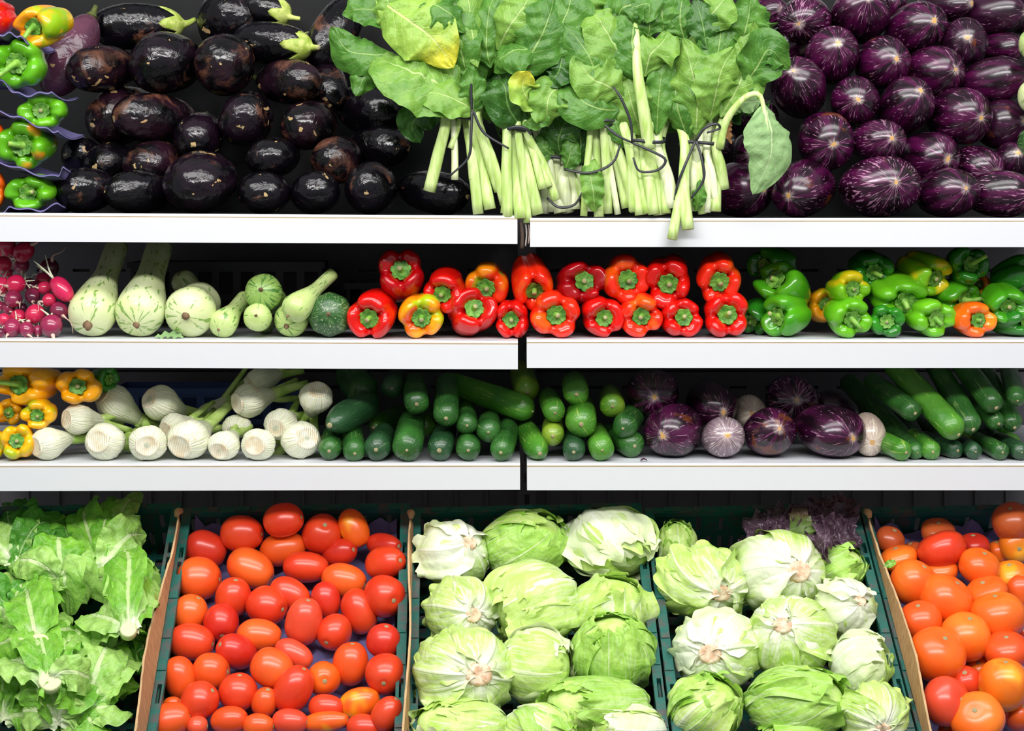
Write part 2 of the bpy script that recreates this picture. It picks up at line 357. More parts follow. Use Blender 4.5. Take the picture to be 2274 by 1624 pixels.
shelf(1, 'left', -200, 1149, 479, 487, 536, 542); shelf(1, 'right', 1177, 2500, 492, 492, 548.5, 549)
shelf(2, 'left', -200, 1150, 759, 765, 815, 820.5); shelf(2, 'right', 1170, 2500, 762, 762, 817.5, 817.5)
shelf(3, 'left', -200, 1155, 1038, 1037, 1091, 1088); shelf(3, 'right', 1170.5, 2500, 1037, 1037, 1089, 1089)
def deck_z(tier, x):
    a = SHELF_Z[(tier, 'left' if x < 0.02 else 'right')]; f = (x-a[0])/(a[2]-a[0]); return a[1]+(a[3]-a[1])*f
# hanging torn strips between the top shelves
for k, (px, l, w) in enumerate(((1156, 60, 9), (1167, 55, 3.5), (1173, 50, 3))):
    a = P(px, 492, 0.012); b = P(px+(3 if k == 0 else 0), 492+l, 0.012)
    V, F = tube([a, (a+b)/2+np.array([0.002, 0, 0]), b], [w*0.0004]*3, 8, 6)
    tag(mk('dried_stem', V, F, [flat('dry_stem%d' % k, ('#4a3a30', '#b9b0a8', '#b09a90')[k], 0.8, 0.3)]), ('dark dried stem', 'thin pale dried stem', 'thinner pinkish dried stem')[k]+' hanging in the gap between top shelves', 'stem', 'dried stems in the shelf gap')

# ================================================================== crates in the front
def crate(px_l, px_r, py, label, mat, liner):
    cx0 = (px_l-1137)*S(0.15); cx1 = (px_r-1137)*S(0.15); W = cx1-cx0; Lc, H, T = 0.60, 0.115, 0.004
    d = unit(CD+np.array([0.030, 0, 0])); n = unit(CN); ex = unit(np.cross(d, n))
    if ex[0] < 0: ex = -ex
    n = np.cross(ex, d); n = n if n[2] > 0 else -n
    R = np.stack([ex, d, n], 1)                        # local X right, Y towards the viewer, Z out of the crate
    t = thing('produce_crate', label, 'crate', 'green plastic produce crates', CR0+np.array([cx0, 0, 0]), R)
    def sl(n_, x0, x1, gap):                           # evenly spaced slots
        us = [x0]; w = (x1-x0)/n_
        for i in range(n_): us += [x0+i*w+gap, x0+(i+1)*w-gap]
        return us+[x1]
    def wall(length, nslots):
        us = sl(nslots, 0, length, length/nslots*0.30); vs_ = [-H, -H+0.012, -H+0.045, -H+0.058, -0.030, -0.022, -0.012]
        holes = {(i, 1) for i in range(1, len(us)-1, 2)} | {(i, 3) for i in range(1, len(us)-1, 4)} | {(i, 4) for i in range(1, len(us)-1, 4)}
        return plate(us, vs_, holes, T)
    V, F = wall(W-0.01, 18); mk('end_wall', V+np.array([0.005, 0.004, 0]), F, mat, t, smooth=False)
    mk('end_wall', V+np.array([0.005, Lc-0.008, 0]), F, mat, t, smooth=False)
    V, F = wall(Lc-0.01, 22); Q = V[:, [1, 0, 2]].copy()
    for x in (0.004, W-0.008):
        mk('side_wall', Q+np.array([x, 0.005, 0]), [tuple(reversed(f)) for f in F], mat, t, smooth=False)
    us = sl(14, 0, W, 0.006); vs_ = sl(20, 0, Lc, 0.006); holes = {(i, j) for i in range(1, len(us)-1, 2) for j in range(1, len(vs_)-1, 2)}
    V, F = plate(us, vs_, holes, T); mk('crate_base', V[:, [0, 2, 1]]-np.array([0, 0, H]), F, mat, t, smooth=False)
    rw = 0.0165
    for x in (0.0, W-rw):                              # side rails with handle slots
        us = [0, rw*0.35, rw*0.8, rw]; vs_ = [0]; hs = set(); y = 0.0
        for (a, b) in ((0.10, 0.125), (0.135, 0.165), (0.245, 0.25), (0.27, 0.275), (0.34, 0.345), (0.41, 0.45), (0.52, 0.55)): vs_ += [a, b]
        vs_.append(Lc)
        for j in (1, 3, 11, 13): hs.add((1, j))
        V, F = plate(us, vs_, hs, 0.012); V = V[:, [0, 2, 1]]; mk('rim_rail', V+np.array([x, 0, -0.012]), F, mat, t, smooth=False)
        for y in (0.2, 0.29, 0.36, 0.49):              # small lugs on the rail
            mk('lug', *boxV(x+0.001, x+rw-0.001, y, y+0.022, -0.0005, 0.0025), mat, t, smooth=False)
    for y in (0.0, Lc-0.016): mk('rim_rail', *boxV(rw, W-rw, y, y+0.014, -0.012, 0.0), mat, t, smooth=False)
    for k in range(6): mk('lug', *boxV(rw+0.02+k*(W-0.07)/6, rw+0.02+k*(W-0.07)/6+0.03, 0.002, 0.012, 0.0, 0.003), mat, t, smooth=False)
    if liner:
        nu, nv = 34, 26; V = np.zeros((nu, nv, 3)); r2 = np.random.default_rng(5+int(px_l))
        for i in range(nu):
            for j in range(nv):
                y = 0.016+(Lc-0.036)*i/(nu-1); x = 0.024+(W-0.048)*j/(nv-1)
                e = max(0, abs(2*j/(nv-1)-1)-0.85)/0.15; e2 = max(0, 1-i/3.0)
                V[i, j] = (x, y, -0.078+0.012*math.sin(y*115)*math.sin(x*125)+0.028*e*e+0.045*e2*(0.8+0.3*math.sin(x*40))+r2.normal()*0.001)
        o = mk('paper_liner', V, gridF(nu, nv), M['purple_paper'], None); o.matrix_world = t.matrix_world.copy()
        tag(o, liner, 'liner', 'purple paper liners')
    return t
crate(-110, 401, 1145, 'green plastic crate holding loose green leaf lettuce at far left', M['crate'], None)
crate(407, 909, 1145, 'green plastic crate holding red plum tomatoes on purple paper', M['crate'], 'purple moulded paper liner under the plum tomatoes')
crate(915, 1425, 1145, 'green plastic crate of iceberg lettuces beside the plum tomatoes', M['crate'], None)
crate(1431, 1905, 1145, 'green plastic crate of iceberg lettuces with dark red lettuce behind', M['crate'], None)
crate(1910, 2425, 1145, 'green plastic crate holding round orange tomatoes at far right', M['crate'], 'purple moulded paper liner under the round tomatoes')
# sloping rack under the crates
struct('trim_1', (np.array([CR0+CN*-0.122+np.array([x, 0, 0])+CD*s+CN*h for x in (-1.35, 1.35) for s in (-0.01, 0.66) for h in (0, -0.02)]), [(0, 1, 3, 2), (4, 6, 7, 5), (0, 4, 5, 1), (2, 3, 7, 6), (0, 2, 6, 4), (1, 5, 7, 3)]), M['steel'], 'dark sloping steel rack carrying the crates')

def cardboard(px, side, lean, hgt, label, seed):
    """corrugated sheet pushed down beside a crate wall, its top edge torn and wavy"""
    r2 = np.random.default_rng(seed); d = unit(CD+np.array([0.030, 0, 0])); nu, nv = 40, 5
    x0 = (px-1137)*S(0.15); base = CR0+np.array([x0, 0, 0]); wob = np.cumsum(r2.normal(size=nu))*0.0010; V = np.zeros((2, nu, nv, 3))
    for k in range(2):
        for i in range(nu):
            y = 0.045+0.54*i/(nu-1); h = hgt*(0.35+0.65*min(1, i/26))+wob[i]+r2.normal()*0.0006
            for j in range(nv):
                f = j/(nv-1); hh = 0.004+(h-0.004)*f
                V[k, i, j] = base+d*y+CN*hh+np.array([lean*hh+side*0.004*math.sin(y*14)*f+k*0.0035, 0, 0])
    A = V.reshape(-1, 3); o = nu*nv; F = gridF(nu, nv)+[tuple(reversed(f)) for f in gridF(nu, nv, off=o)]; mi = [0]*len(F)
    for i in range(nu-1):
        a, b = i*nv+nv-1, (i+1)*nv+nv-1; F.append((a, b, b+o, a+o)); mi.append(1)
    for j in range(nv-1):
        F.append((j, j+1, j+1+o, j+o)); mi.append(1); q = (nu-1)*nv+j; F.append((q, q+1, q+1+o, q+o)); mi.append(1)
    t = thing('cardboard_divider', label, 'cardboard', 'cardboard dividers between crates', (0, 0, 0))
    mk('sheet', A, F, [M['card'], M['card_edge']], t, mi=mi, smooth=False)
    top = base+d*0.045+CN*hgt*0.35; pts = [top+np.array([lean*0.02, 0, 0]), top+CN*0.006-d*0.008, top-d*0.016+np.array([side*0.006, 0, 0])]
    mk('folded_tip', *tube(pts, [0.004, 0.0075, 0.005], 8, 7, 0.6), M['card_edge'], t)
cardboard(404, 1, -0.12, 0.062, 'brown cardboard strip with torn edge between lettuce and plum tomatoes', 3)
cardboard(915, -1, -0.06, 0.05, 'cardboard strip seen edge on, between plum tomatoes and iceberg lettuces', 4)
cardboard(1916, -1, 0.10, 0.055, 'tan cardboard strip with corrugated edge beside the round tomatoes', 5)

def inner_crate(px0, px1, py0, py1, Y, mat, label):
    a, b = P(px0, py1, Y), P(px1, py0, Y); W, H = b[0]-a[0], b[2]-a[2]
    t = thing('storage_crate', label, 'crate', None, a)
    us, vs_ = [0], [0, H*0.12, H*0.45, H*0.53, H*0.86, H]; n = 9
    for i in range(n): us += [W*(i+0.18)/n, W*(i+0.82)/n]
    us.append(W); holes = {(i, j) for i in range(1, len(us)-1, 2) for j in (1, 3)}
    mk('front_wall', *plate(us, vs_, holes, 0.004), mat, t, smooth=False)
    mk('rim', *boxV(-0.006, W+0.006, -0.006, 0.0, H-0.012, H), mat, t, smooth=False)
    for x in (0, W-0.004): mk('side_wall', *boxV(x, x+0.004, 0.004, 0.12, 0, H), mat, t, smooth=False)
    mk('back_wall', *boxV(0, W, 0.12, 0.124, 0, H), mat, t, smooth=False)
inner_crate(290, 715, 582, 738, 0.36, M['crate_black'], 'black plastic crate standing behind the pale marrows')
inner_crate(250, 690, 862, 1010, 0.34, M['crate_blue'], 'dark blue plastic crate standing behind the fennel bulbs')
inner_crate(770, 1130, 628, 735, 0.40, M['crate_black'], 'black plastic crate behind the red peppers')
# ================================================================== vegetables: shapes
def lathe(prof_r, prof_z, m, mod=None):
    th = np.linspace(0, 2*PI, m, endpoint=False); r = np.asarray(prof_r)[:, None]*np.ones(m); z = np.asarray(prof_z)[:, None]*np.ones(m)
    if mod is not None: r, z = mod(r, z, th)
    return np.stack([r*np.cos(th), r*np.sin(th), z], -1)
def lumps(V, amp, seed, k=3):                         # gentle low-frequency lumps
    r2 = np.random.default_rng(seed); sc = np.abs(V).max(); D = np.zeros(V.shape[:2])
    for _ in range(k*3):
        w = r2.normal(size=3)*2.2; D += np.sin((V/sc)@w+r2.uniform(0, 6.28))
    return V*(1+amp*D/(k*1.7))[..., None]
def ovoid(r1, r2, hl, seed, fat=0.12, p=2.3, lump=0.02, rows=20, cols=30):
    z = np.cos(np.linspace(0.06, PI-0.06, rows)); r = (1-np.abs(z)**p)**0.5*(1+fat*z)
    V = lathe(r, z, cols); V = lumps(V, lump, seed); V[..., 0] *= r1; V[..., 1] *= r2; V[..., 2] *= hl
    return V
def eggplant_calyx(V, hl, seed):
    r2 = np.random.default_rng(seed+9); rad = np.abs(V[..., 0]).max(); m = 30; rows = 8; zb = -hl; G = np.zeros((rows, m, 3))
    for i in range(rows):
        for j in range(m):
            a = 2*PI*j/m; lobe = 0.55+0.45*abs(math.cos(2.5*a))**1.5; f = i/(rows-1)*lobe
            zz = -math.cos(f*1.15)*hl*1.02; rr = rad*min(1, (1-min(1, abs(zz)/hl)**2.3)**0.5*0.88+0.04) if abs(zz) < hl else rad*0.06*f
            rr = max(rr, rad*0.16+rad*0.3*f); G[i, j] = (rr*math.cos(a), rr*math.sin(a), zz-0.002)
    return capped(G)
PEP = np.array([(.08, .60), (.25, .60), (.36, .72), (.50, .91), (.68, 1.0), (.85, .93), (.96, .70), (1.0, .38), (.98, 0), (.92, -.4), (.82, -.72), (.64, -.93), (.42, -1.0), (.2, -.93), (.04, -.86)])
def pepper_body(R, hl, lobes, seed, taper=0.0, depth=1.0):
    r2 = np.random.default_rng(seed); pr = spline(PEP, 34); m = 56; th = np.linspace(0, 2*PI, m, endpoint=False)
    ga = np.arange(lobes)*2*PI/lobes+r2.normal(size=lobes)*0.16+r2.uniform(0, 6); g = np.zeros(m)
    for a in ga:
        dd = np.abs((th-a+PI) % (2*PI)-PI); g += np.exp(-(dd/0.27)**2)*r2.uniform(0.7, 1.15)
    lob = np.ones(m)
    for a in ga: lob += r2.normal()*0.055*np.exp(-((np.abs((th-a-PI/lobes+PI) % (2*PI)-PI))/0.6)**2)
    s = np.linspace(0, 1, 34); wg = np.interp(s, [0, .1, .25, .45, .7, .9, 1], [0, .12, .30, .17, .12, .22, .1])*depth
    wz = np.interp(s, [0, .1, .24, .4, .6, .9, 1], [0, .06, .40, .16, 0, -.16, -.1])*depth
    lz = np.zeros(m)
    for a in ga: lz += r2.normal()*0.09*np.exp(-((np.abs((th-a-PI/lobes+PI) % (2*PI)-PI))/0.6)**2)
    r = pr[:, 0][:, None]*(1-wg[:, None]*g[None])*(1+(lob-1)[None]*np.interp(s, [0, .2, 1], [0, 1, .8])[:, None])
    z = pr[:, 1][:, None]-wz[:, None]*g[None]+lz[None]*np.interp(s, [0, .12, .3, .5, 1], [0, .2, 1, .2, 0])[:, None]
    r *= 1-taper*np.clip(-z, -1, 1)*0.5-taper*0.25*(z < 2)
    V = np.stack([r*np.cos(th)*R, r*np.sin(th)*R, z*hl], -1)
    return lumps(V, 0.012, seed)
def pepper_calyx(R, hl, seed):
    r2 = np.random.default_rng(seed+3); n = r2.integers(6, 9); m = n*6; G = []; ph = r2.uniform(0, 6)
    for i, f in enumerate((0.25, 0.5, 0.72, 0.9, 1.0, 0.9)):
        row = []
        for j in range(m):
            a = 2*PI*j/m; pt = abs(math.cos(n*a/2+ph))**0.8; rr = R*0.43*f*(0.84+0.2*pt*f)
            z = 0.66*hl+R*(0.05+0.10*f*f-0.03*(f < 0.3)+0.022*math.cos(2*n*a)*f)-(0.035*R if i == 5 else 0)
            row.append((rr*math.cos(a), rr*math.sin(a), z))
        G.append(row)
    return capped(np.array(G))
def stem_tube(R, z0, ln, bend, seed, r0=0.13, r1=0.115):
    r2 = np.random.default_rng(seed+5); a = r2.uniform(0, 6.28); b = np.array([math.cos(a), math.sin(a), 0])*bend*R if np.isscalar(bend) else np.array([bend[0], bend[1], 0])*R
    pts = [(0, 0, z0), np.array([0, 0, z0+ln*R*0.45])+b*0.2, np.array([0, 0, z0+ln*R])+b]
    V, F = tube(pts, [r0*1.7*R, r0*R, r1*R, r1*R*0.9], 9, 9, 1.0, (1, 0.2, 0)); mi = [0]*(len(F)-18)+[0]*9+[1]*9
    return V, F, mi
def cucumber_body(r, ln, seed, bend=0.0, neck=0.0, tip=1.0):
    r2 = np.random.default_rng(seed); s = np.concatenate([np.linspace(0, .12, 8), np.linspace(.15, .85, 12), np.linspace(.88, 1, 8)])
    e = np.minimum(1, np.where(s < .5, s/(0.30*tip*2*r/ln*1.6), (1-s)/(0.30*2*r/ln*1.6))); e = np.clip(e, 0, 1)
    pr = np.sqrt(np.clip(1-(1-e)**2.0, 0.004, 1))*(1-neck*np.clip((s-.45)*2, 0, 1)); z = -s*ln
    k = r2.integers(3, 5); ph = r2.uniform(0, 6)
    V = lathe(pr*r, z, 22, lambda R_, Z_, th: (R_*(1+0.035*np.cos(k*th+ph)), Z_)); V[..., 0] += bend*ln*(s**2)[:, None]; return V
def spheres_of(V, R, c):                              # coarse sphere chain for packing
    z0, z1 = V[..., 2].min(), V[..., 2].max(); out = []
    for f in np.linspace(0.12, 0.88, 6):
        z = z0+(z1-z0)*f; i = np.abs(V[..., 2].mean(1)-z).argmin(); ring = V[i]
        out.append((R@np.array([ring[:, 0].mean(), ring[:, 1].mean(), z])+c, 0.5*min(np.ptp(ring[:, 0]), np.ptp(ring[:, 1]))))
    return out
PACK = {}
def settle(pile, V, R, px, py, Yf, Ymax=0.44, tol=0.84, tier=None, size=None, floor=None):
    """Front of the mesh at depth Yf on the pixel ray; slide back along the ray until clear of the pile. Returns centre, scale."""
    W = (V.reshape(-1, 3)@R.T); fy = -W[:, 1].min(); lowz = -W[:, 2].min(); placed = PACK.setdefault(pile, []); best = None; Y = Yf
    while True:
        Yc = Y+fy; c = P(px, py, Yc)
        if tier is not None: c[2] = deck_z(tier, c[0])+lowz
        elif floor is not None: c[2] = max(c[2], deck_z(floor, c[0])+lowz)
        sp = spheres_of(V, R, c); pen = 0.0
        for (a, ra) in sp:
            for (b, rb) in placed:
                d = (ra+rb)*tol-np.linalg.norm(a-b)
                if d > pen: pen = d
        if best is None or pen < best[0]-1e-4: best = (pen, c, sp)
        if pen <= 0.0015 or Yc+W[:, 1].max() > Ymax: break
        Y += 0.006
    placed.extend(best[2]); return best[1]

# ------------------------------------------------------------------ builders (one vegetable each)
M['calyx_egg'] = mat_green_part('eggplant_calyx_green', '#8fa63c', '#b9c46a', 70, 0.5)
M['calyx_dark'] = mat_green_part('eggplant_calyx_dark', '#3f4a1c', '#57602a', 70, 0.6)
M['calyx'] = mat_green_part('pepper_calyx_green', '#3f7a22', '#6fa23c', 90, 0.5, 0.6)
M['stem'] = mat_green_part('pepper_stem_green', '#5f9a2c', '#8cb84a', 60, 0.45)
M['cut'] = flat('dry_cut_end', '#aea878', 0.8, 0.25, 0.6, 500)
M['scar'] = flat('corky_scar', '#a59a72', 0.8, 0.3, 0.8, 600)
M['brown_scar'] = flat('brown_blossom_scar', '#7d6248', 0.85, 0.35, 0.9, 500)
EGG = [mat_black_eggplant('black_eggplant', '#0d0810', 0.2), mat_black_eggplant('purple_black_eggplant', '#190c18', 0.45),
       mat_black_eggplant('scarred_eggplant', '#22101a', 1.0), mat_black_eggplant('faded_purple_eggplant', '#5b3445', 0.3, '#4a2a3c')]
STR = [mat_striped_eggplant('striped_eggplant'), mat_striped_eggplant('striped_eggplant_orange_scar', orange=0.05), mat_striped_eggplant('striped_eggplant_pale', amt=0.05),
       mat_striped_eggplant('striped_eggplant_dark', '#1c0716', '#38102e', amt=-0.02), mat_striped_eggplant('white_streaked_eggplant', '#76606a', '#94808a', '#e2d6cc', 0.07, -0.05),
       mat_striped_eggplant('pale_cream_eggplant', '#b8a498', '#d6c6b0', '#efe6d2', 0.07, -0.05)]
def make_eggplant(name, cat, group, pile, mats, it, calyx=False):
    px, py, bw, bh, ang, tilt, Yf, mi, snap, seed = it; d = adir(ang, tilt); R = frame(d); bw, bh = bw*1.05, bh*1.05; s = S(Yf+0.05); t = math.radians(tilt)
    if tilt >= 62: r1, r2 = bw*s/2, bh*s/2; hl = (r1+r2)*0.5*1.45
    else:
        hz = abs(math.cos(math.radians(ang))) > 0.6; minor, major = (bh, bw) if hz else (bw, bh)
        r1 = r2 = minor*s/2; hl = math.sqrt(max((major*s/2)**2-(r1*math.sin(t))**2, r1*r1*0.5))/max(0.35, math.cos(t)); hl = min(hl, r1*2.1)
    V = ovoid(r1, r2, hl, seed, 0.10, 2.35, 0.042); c = settle(pile, V, R, px, py, Yf, tier=1 if snap == 1 else (3 if snap == 3 else None), floor={11: 1, 13: 3}.get(snap))
    o = thing(name, '', cat, group, c, R); mk('body', *capped(V), mats[mi], o)
    if calyx or True:
        cm = M['calyx_egg'] if calyx else M['calyx_dark']; Vc, Fc = eggplant_calyx(V, hl, seed); Vc = Vc if calyx else Vc*np.array([.6, .6, 1.0]); k = mk('calyx', Vc, Fc, cm, o)
        Vs, F, m2 = stem_tube(r1, 0, 0.6, 0.25, seed, 0.16, 0.13); Vs = Vs*np.array([1, -1, -1]); Vs[:, 2] -= hl*0.98; mk('stem', Vs, F, [cm, M['cut']], k, mi=m2)
    return o
PM = {'red': mat_pepper('red_pepper', '#e0150c', deep='#c40c0a'), 'orangered': mat_pepper('orange_red_pepper', '#ee2a10', '#f4590f', amt=0.3), 'dark': mat_pepper('dark_red_pepper', '#b8070f', deep='#930610'),
      'mix': mat_pepper('red_pepper_ripening', '#e8350f', '#f08a10', '#8f9a14', 0.6), 'mixg': mat_pepper('red_yellow_green_pepper', '#ee4a10', '#f2a40e', '#a9bf14', 0.8),
      'green': mat_pepper('green_pepper', '#55a314', deep='#6cb81c'), 'dgreen': mat_pepper('dark_green_pepper', '#1f6a16', deep='#2f8a1c'), 'mgreen': mat_pepper('mid_green_pepper', '#3b8f14', deep='#58a81a'),
      'greeny': mat_pepper('yellowing_green_pepper', '#76b816', '#d8c414', amt=0.4), 'greeno': mat_pepper('green_pepper_orange_blush', '#5aa614', '#e89a12', amt=0.3), 'yg': mat_pepper('green_orange_yellow_pepper', '#8fb814', '#f09a12', '#f2c81c', 0.9),
      'orange': mat_pepper('orange_pepper', '#f0620e', '#f58a14', amt=0.5), 'yellow': mat_pepper('yellow_pepper', '#f5a60c', deep='#f7bb12'), 'yellowg': mat_pepper('yellow_pepper_green_lobes', '#f3b40e', '#a8b812', amt=0.45),
      'olive': mat_pepper('olive_yellow_pepper', '#c48a10', '#8a8a14', amt=0.5)}
def make_pepper(group, pile, it, tier):
    px, py, bw, bh, ang, tilt, Yf, mat, snap, seed, lobes, stem = it; Yf = Yf*(1 if snap else 0.65); R = frame(adir(ang, tilt)); s = S(Yf+0.04)
    a = (bw+bh)/4*s; hl = a*(1.18 if tilt > 50 else 1.0); V = pepper_body(a*1.03, hl, lobes, seed, taper=0.10 if tilt > 50 else 0.2); V[..., 0] *= (bw*s/2)/a if tilt > 40 else 1; V[..., 1] *= (bh*s/2)/a if tilt > 40 else 1
    c = settle(pile, V, R, px, py, Yf, tier=tier if snap else None, floor=tier, tol=0.67); o = thing('bell_pepper', '', 'bell pepper', group, c, R)
    mk('body', *capped(V), PM[mat], o); k = mk('calyx', *pepper_calyx(a, hl, seed), M['calyx'], o)
    Vs, F, m2 = stem_tube(a, 0.66*hl, stem[0], stem[1], seed); mk('stem', Vs, F, [M['stem'], M['cut']], k, mi=m2); return o
CM = [mat_cucumber('green_cucumber', '#224f1f', '#356b2a', '#86a85c'), mat_cucumber('bright_green_cucumber', '#36731f', '#508c2a', '#a6bf58', 0.6), mat_cucumber('dark_cucumber', '#1a3d20', '#284f2e', '#557f50', 0.3), mat_cucumber('yellow_green_cucumber', '#4f8020', '#829f2c', '#b9c84a', 0.5)]
def make_cucumber(group, pile, px, py, w, d, ln, Yf, mi, seed, tier, snap, bend=0.0, tip=1.0):
    """px, py: centre of the blunt visible end; d: unit axis towards that end"""
    R = frame(d); s = S(Yf+0.03); r = w*s/2; V = cucumber_body(r, ln, seed, bend, neck=0.12, tip=tip); ec = R@np.array([0, 0, r*0.75]); W = V.reshape(-1, 3)@R.T
    fy = -W[:, 1].min(); lowz = -W[:, 2].min(); placed = PACK.setdefault(pile, []); Y = Yf; best = None
    while True:
        c = P(px, py, Y+fy)+ec
        if snap: c[2] = deck_z(tier, c[0])+lowz
        else: c[2] = max(c[2], deck_z(tier, c[0])+lowz)
        sp = spheres_of(V, R, c); pen = max([(ra+rb)*0.88-np.linalg.norm(a-b) for a, ra in sp for b, rb in placed] or [0])
        if best is None or pen < best[0]-1e-4: best = (pen, c, sp)
        if pen < 0.0015 or (c+W).max(0)[1] > 0.52 or Y > 0.2: break
        Y += 0.006
    placed.extend(best[2]); o = thing('cucumber', '', 'cucumber', group, best[1], R); mk('body', *capped(V), CM[mi], o)
    r2 = np.random.default_rng(seed); rr = r*r2.uniform(0.10, 0.19); Vs, F = tube([(0, 0, -0.004), (0, 0, 0.0), (0.0005, 0, 0.0012)], [rr*1.25, rr, rr*0.7], 5, 8, 1.0, (1, 0, 0)); mk('tip_scar', Vs, F, M['scar'], o)
    return o
SQ = {'pale': mat_squash('pale_marrow', '#cdd998', '#d9e2b0', '#6c9a34', 0.02), 'mid': mat_squash('green_zucchini', '#a3c065', '#b8cf7c', '#3f7d26', 0.03, 1.2), 'light': mat_squash('light_zucchini', '#b4cb7a', '#c4d68e', '#4d8a2a', 0.02),
      'round': mat_squash('striped_round_squash', '#8fb45a', '#a5c46c', '#2f6f24', 0.06, 1.6), 'dark': mat_squash('dark_green_round_squash', '#1d4420', '#2a5626', '#6f9058', 0.05, 5.0)}
def make_squash(px, py, w, ang, tilt, ln, neck, Yf, mat, seed, snap, label, scar=1.0, pile='squash'):
    d = adir(ang, tilt); R = frame(d); s = S(Yf+0.04); r = w*s/2; n = 26; q = np.linspace(0.0, 1, n); zz = r-q*(r+ln)
    dome = np.sqrt(np.clip(1-np.clip(1-(r-zz)/(r*0.95), 0, 1)**2.2, 0.003, 1)); tn = np.clip((r*0.2-zz)/(ln*0.62), 0, 1); tn = tn*tn*(3-2*tn); endc = np.sqrt(np.clip(1-np.clip((q-0.95)/0.05, 0, 1)**2, 0.05, 1))
    pr = r*dome*(1-(1-neck)*tn)*endc; k = 5 if mat != 'dark' else 8
    V = lathe(pr, zz, 32, lambda R_, Z_, th: (R_*(1+(0.012 if mat != 'dark' else 0.03)*np.cos(k*th)), Z_)); V = lumps(V, 0.012, seed)
    c = settle(pile, V, R, px, py, Yf, tier=2 if snap else None, Ymax=0.53, floor=2, tol=0.72); o = thing('marrow' if w > 100 else 'zucchini', label, 'squash', 'marrows and zucchini on the middle shelf', c, R); mk('body', *capped(V), SQ[mat], o)
    rr = 0.0030*scar*w/80; Vs, F = tube([(0, 0, r*0.93), (0.001, 0, r*1.0), (0.003, 0.001, r*1.0+0.006*scar)], [rr*1.3, rr, rr*0.6], 7, 9, 1.0, (1, 0, 0)); mk('blossom_end', lumps(Vs[None], 0.0, seed)[0], F, M['brown_scar'], o)
    return o
t_ = Nt('fennel_bulb'); r_, z_, pv_ = t_.polar(); of_ = t_.vec(pv_); mp_ = t_.n('Mapping'); t_.set(mp_.inputs[0], of_); mp_.inputs[3].default_value = (1, 1, 3)
st_ = t_.noise(mp_.outputs[0], 12, 2); c_ = t_.mix(t_.step(z_, -0.07, -0.02), srgb('#b4c878'), srgb('#e3e4cc')); c_ = t_.mix(t_.math('MULTIPLY', t_.step(st_, 0.48, 0.66), 0.5), c_, srgb('#c8d29a'))
c_ = t_.mix(t_.math('MULTIPLY', t_.step(t_.noise(t_.vec(), 30, 4), 0.66, 0.75), 0.5), c_, srgb('#c9a97a')); t_.p(Base_Color=c_, Roughness=0.4); t_.bump(st_, 0.7, 0.004); t_.b.inputs['Subsurface Weight'].default_value = 0.1; t_.b.inputs['Subsurface Scale'].default_value = 0.01
M['fennel'] = t_.m
t_ = Nt('fennel_cut_base'); r_, z_, pv_ = t_.polar(); n_ = t_.noise(t_.vec(), 60, 3); sx_ = t_.n('SeparateXYZ'); t_.set(sx_.inputs[0], t_.co()); wv = t_.math('SINE', t_.math('MULTIPLY', t_.math('ADD', sx_.outputs[0], t_.math('MULTIPLY', n_, 0.003)), 1700.0))
t_.p(Base_Color=t_.mix(t_.math('MULTIPLY', t_.step(wv, -0.2, 1.0), t_.step(n_, 0.35, 0.75)), t_.mix(t_.step(t_.noise(t_.vec(), 45, 3), 0.4, 0.7), srgb('#ebe8d2'), srgb('#dccdaa')), srgb('#cdb48c')), Roughness=0.75); t_.bump(wv, 0.4, 0.002); M['fennel_cut'] = t_.m
M['fennel_stalk'] = mat_green_part('fennel_stalk_green', '#b7cf78', '#8db04a', 40, 0.4, 0.2)
def make_fennel(px, py, w, ang, tilt, tail, Yf, seed, snap, flat_=0.92, stalks=3, ln=1.12, cut=0.60):
    r2 = np.random.default_rng(seed); R = frame(adir(ang, tilt)); s = S(Yf+0.04); r = w*s/2*1.0; n = 24; m = 40
    zz = np.linspace(0.95, -1.55*ln, n); pr = np.interp(zz, [-1.55*ln, -1.1*ln, -0.6*ln, -0.1, 0.3, 0.65, 0.85, 0.95], [.30, .38, .62, .93, 1.0, .88, .70, cut])
    nl = 4; ph = r2.uniform(0, 6)
    def mod(R_, Z_, th):
        sw = ((th[None]*nl/(2*PI)+0.22*Z_/1.0+ph) % 1.0); return R_*(1+0.075*(sw-0.5)*np.clip((0.9-Z_)*2, 0, 1)), Z_
    V = lathe(pr, zz, m, mod); V = lumps(V, 0.02, seed); V *= r; V[..., 1] *= flat_; c = settle('fennel', V, R, px, py, Yf, tier=3 if snap else None, Ymax=0.5, tol=0.70, floor=3)
    o = thing('fennel_bulb', '', 'fennel', 'fennel bulbs on the lowest shelf', c, R); mk('bulb', *capped(V), M['fennel'], o)
    G = []
    for f, h in ((1.06, -0.05), (1.03, 0.02), (0.85, 0.035), (0.78, 0.015), (0.5, 0.02), (0.2, 0.0)):
        G.append([(r*cut*f*math.cos(a)*(1+0.03*math.sin(5*a+ph)), r*flat_*cut*f*math.sin(a), r*(0.95+h)) for a in np.linspace(0, 2*PI, 28, endpoint=False)])
    mk('cut_base', *capped(np.array(G)), M['fennel_cut'], o)
    for k in range(stalks):
        a = ph+k*2*PI/stalks; b = np.array([math.cos(a), math.sin(a), 0])*r; p0 = np.array([0, 0, -1.15*ln*r])+b*0.14; p1 = np.array([0, 0, -1.7*ln*r])+b*(0.28+0.1*r2.random()); p2 = np.array([0, 0, -(1.9+tail)*ln*r])+b*(0.5+0.3*r2.random())
        mk('stalk', *tube([p0, p1, p2], [r*0.32, r*0.27, r*0.2], 8, 8, 0.75, (math.cos(a), math.sin(a), 0.1)), M['fennel_stalk'], o)
    return o
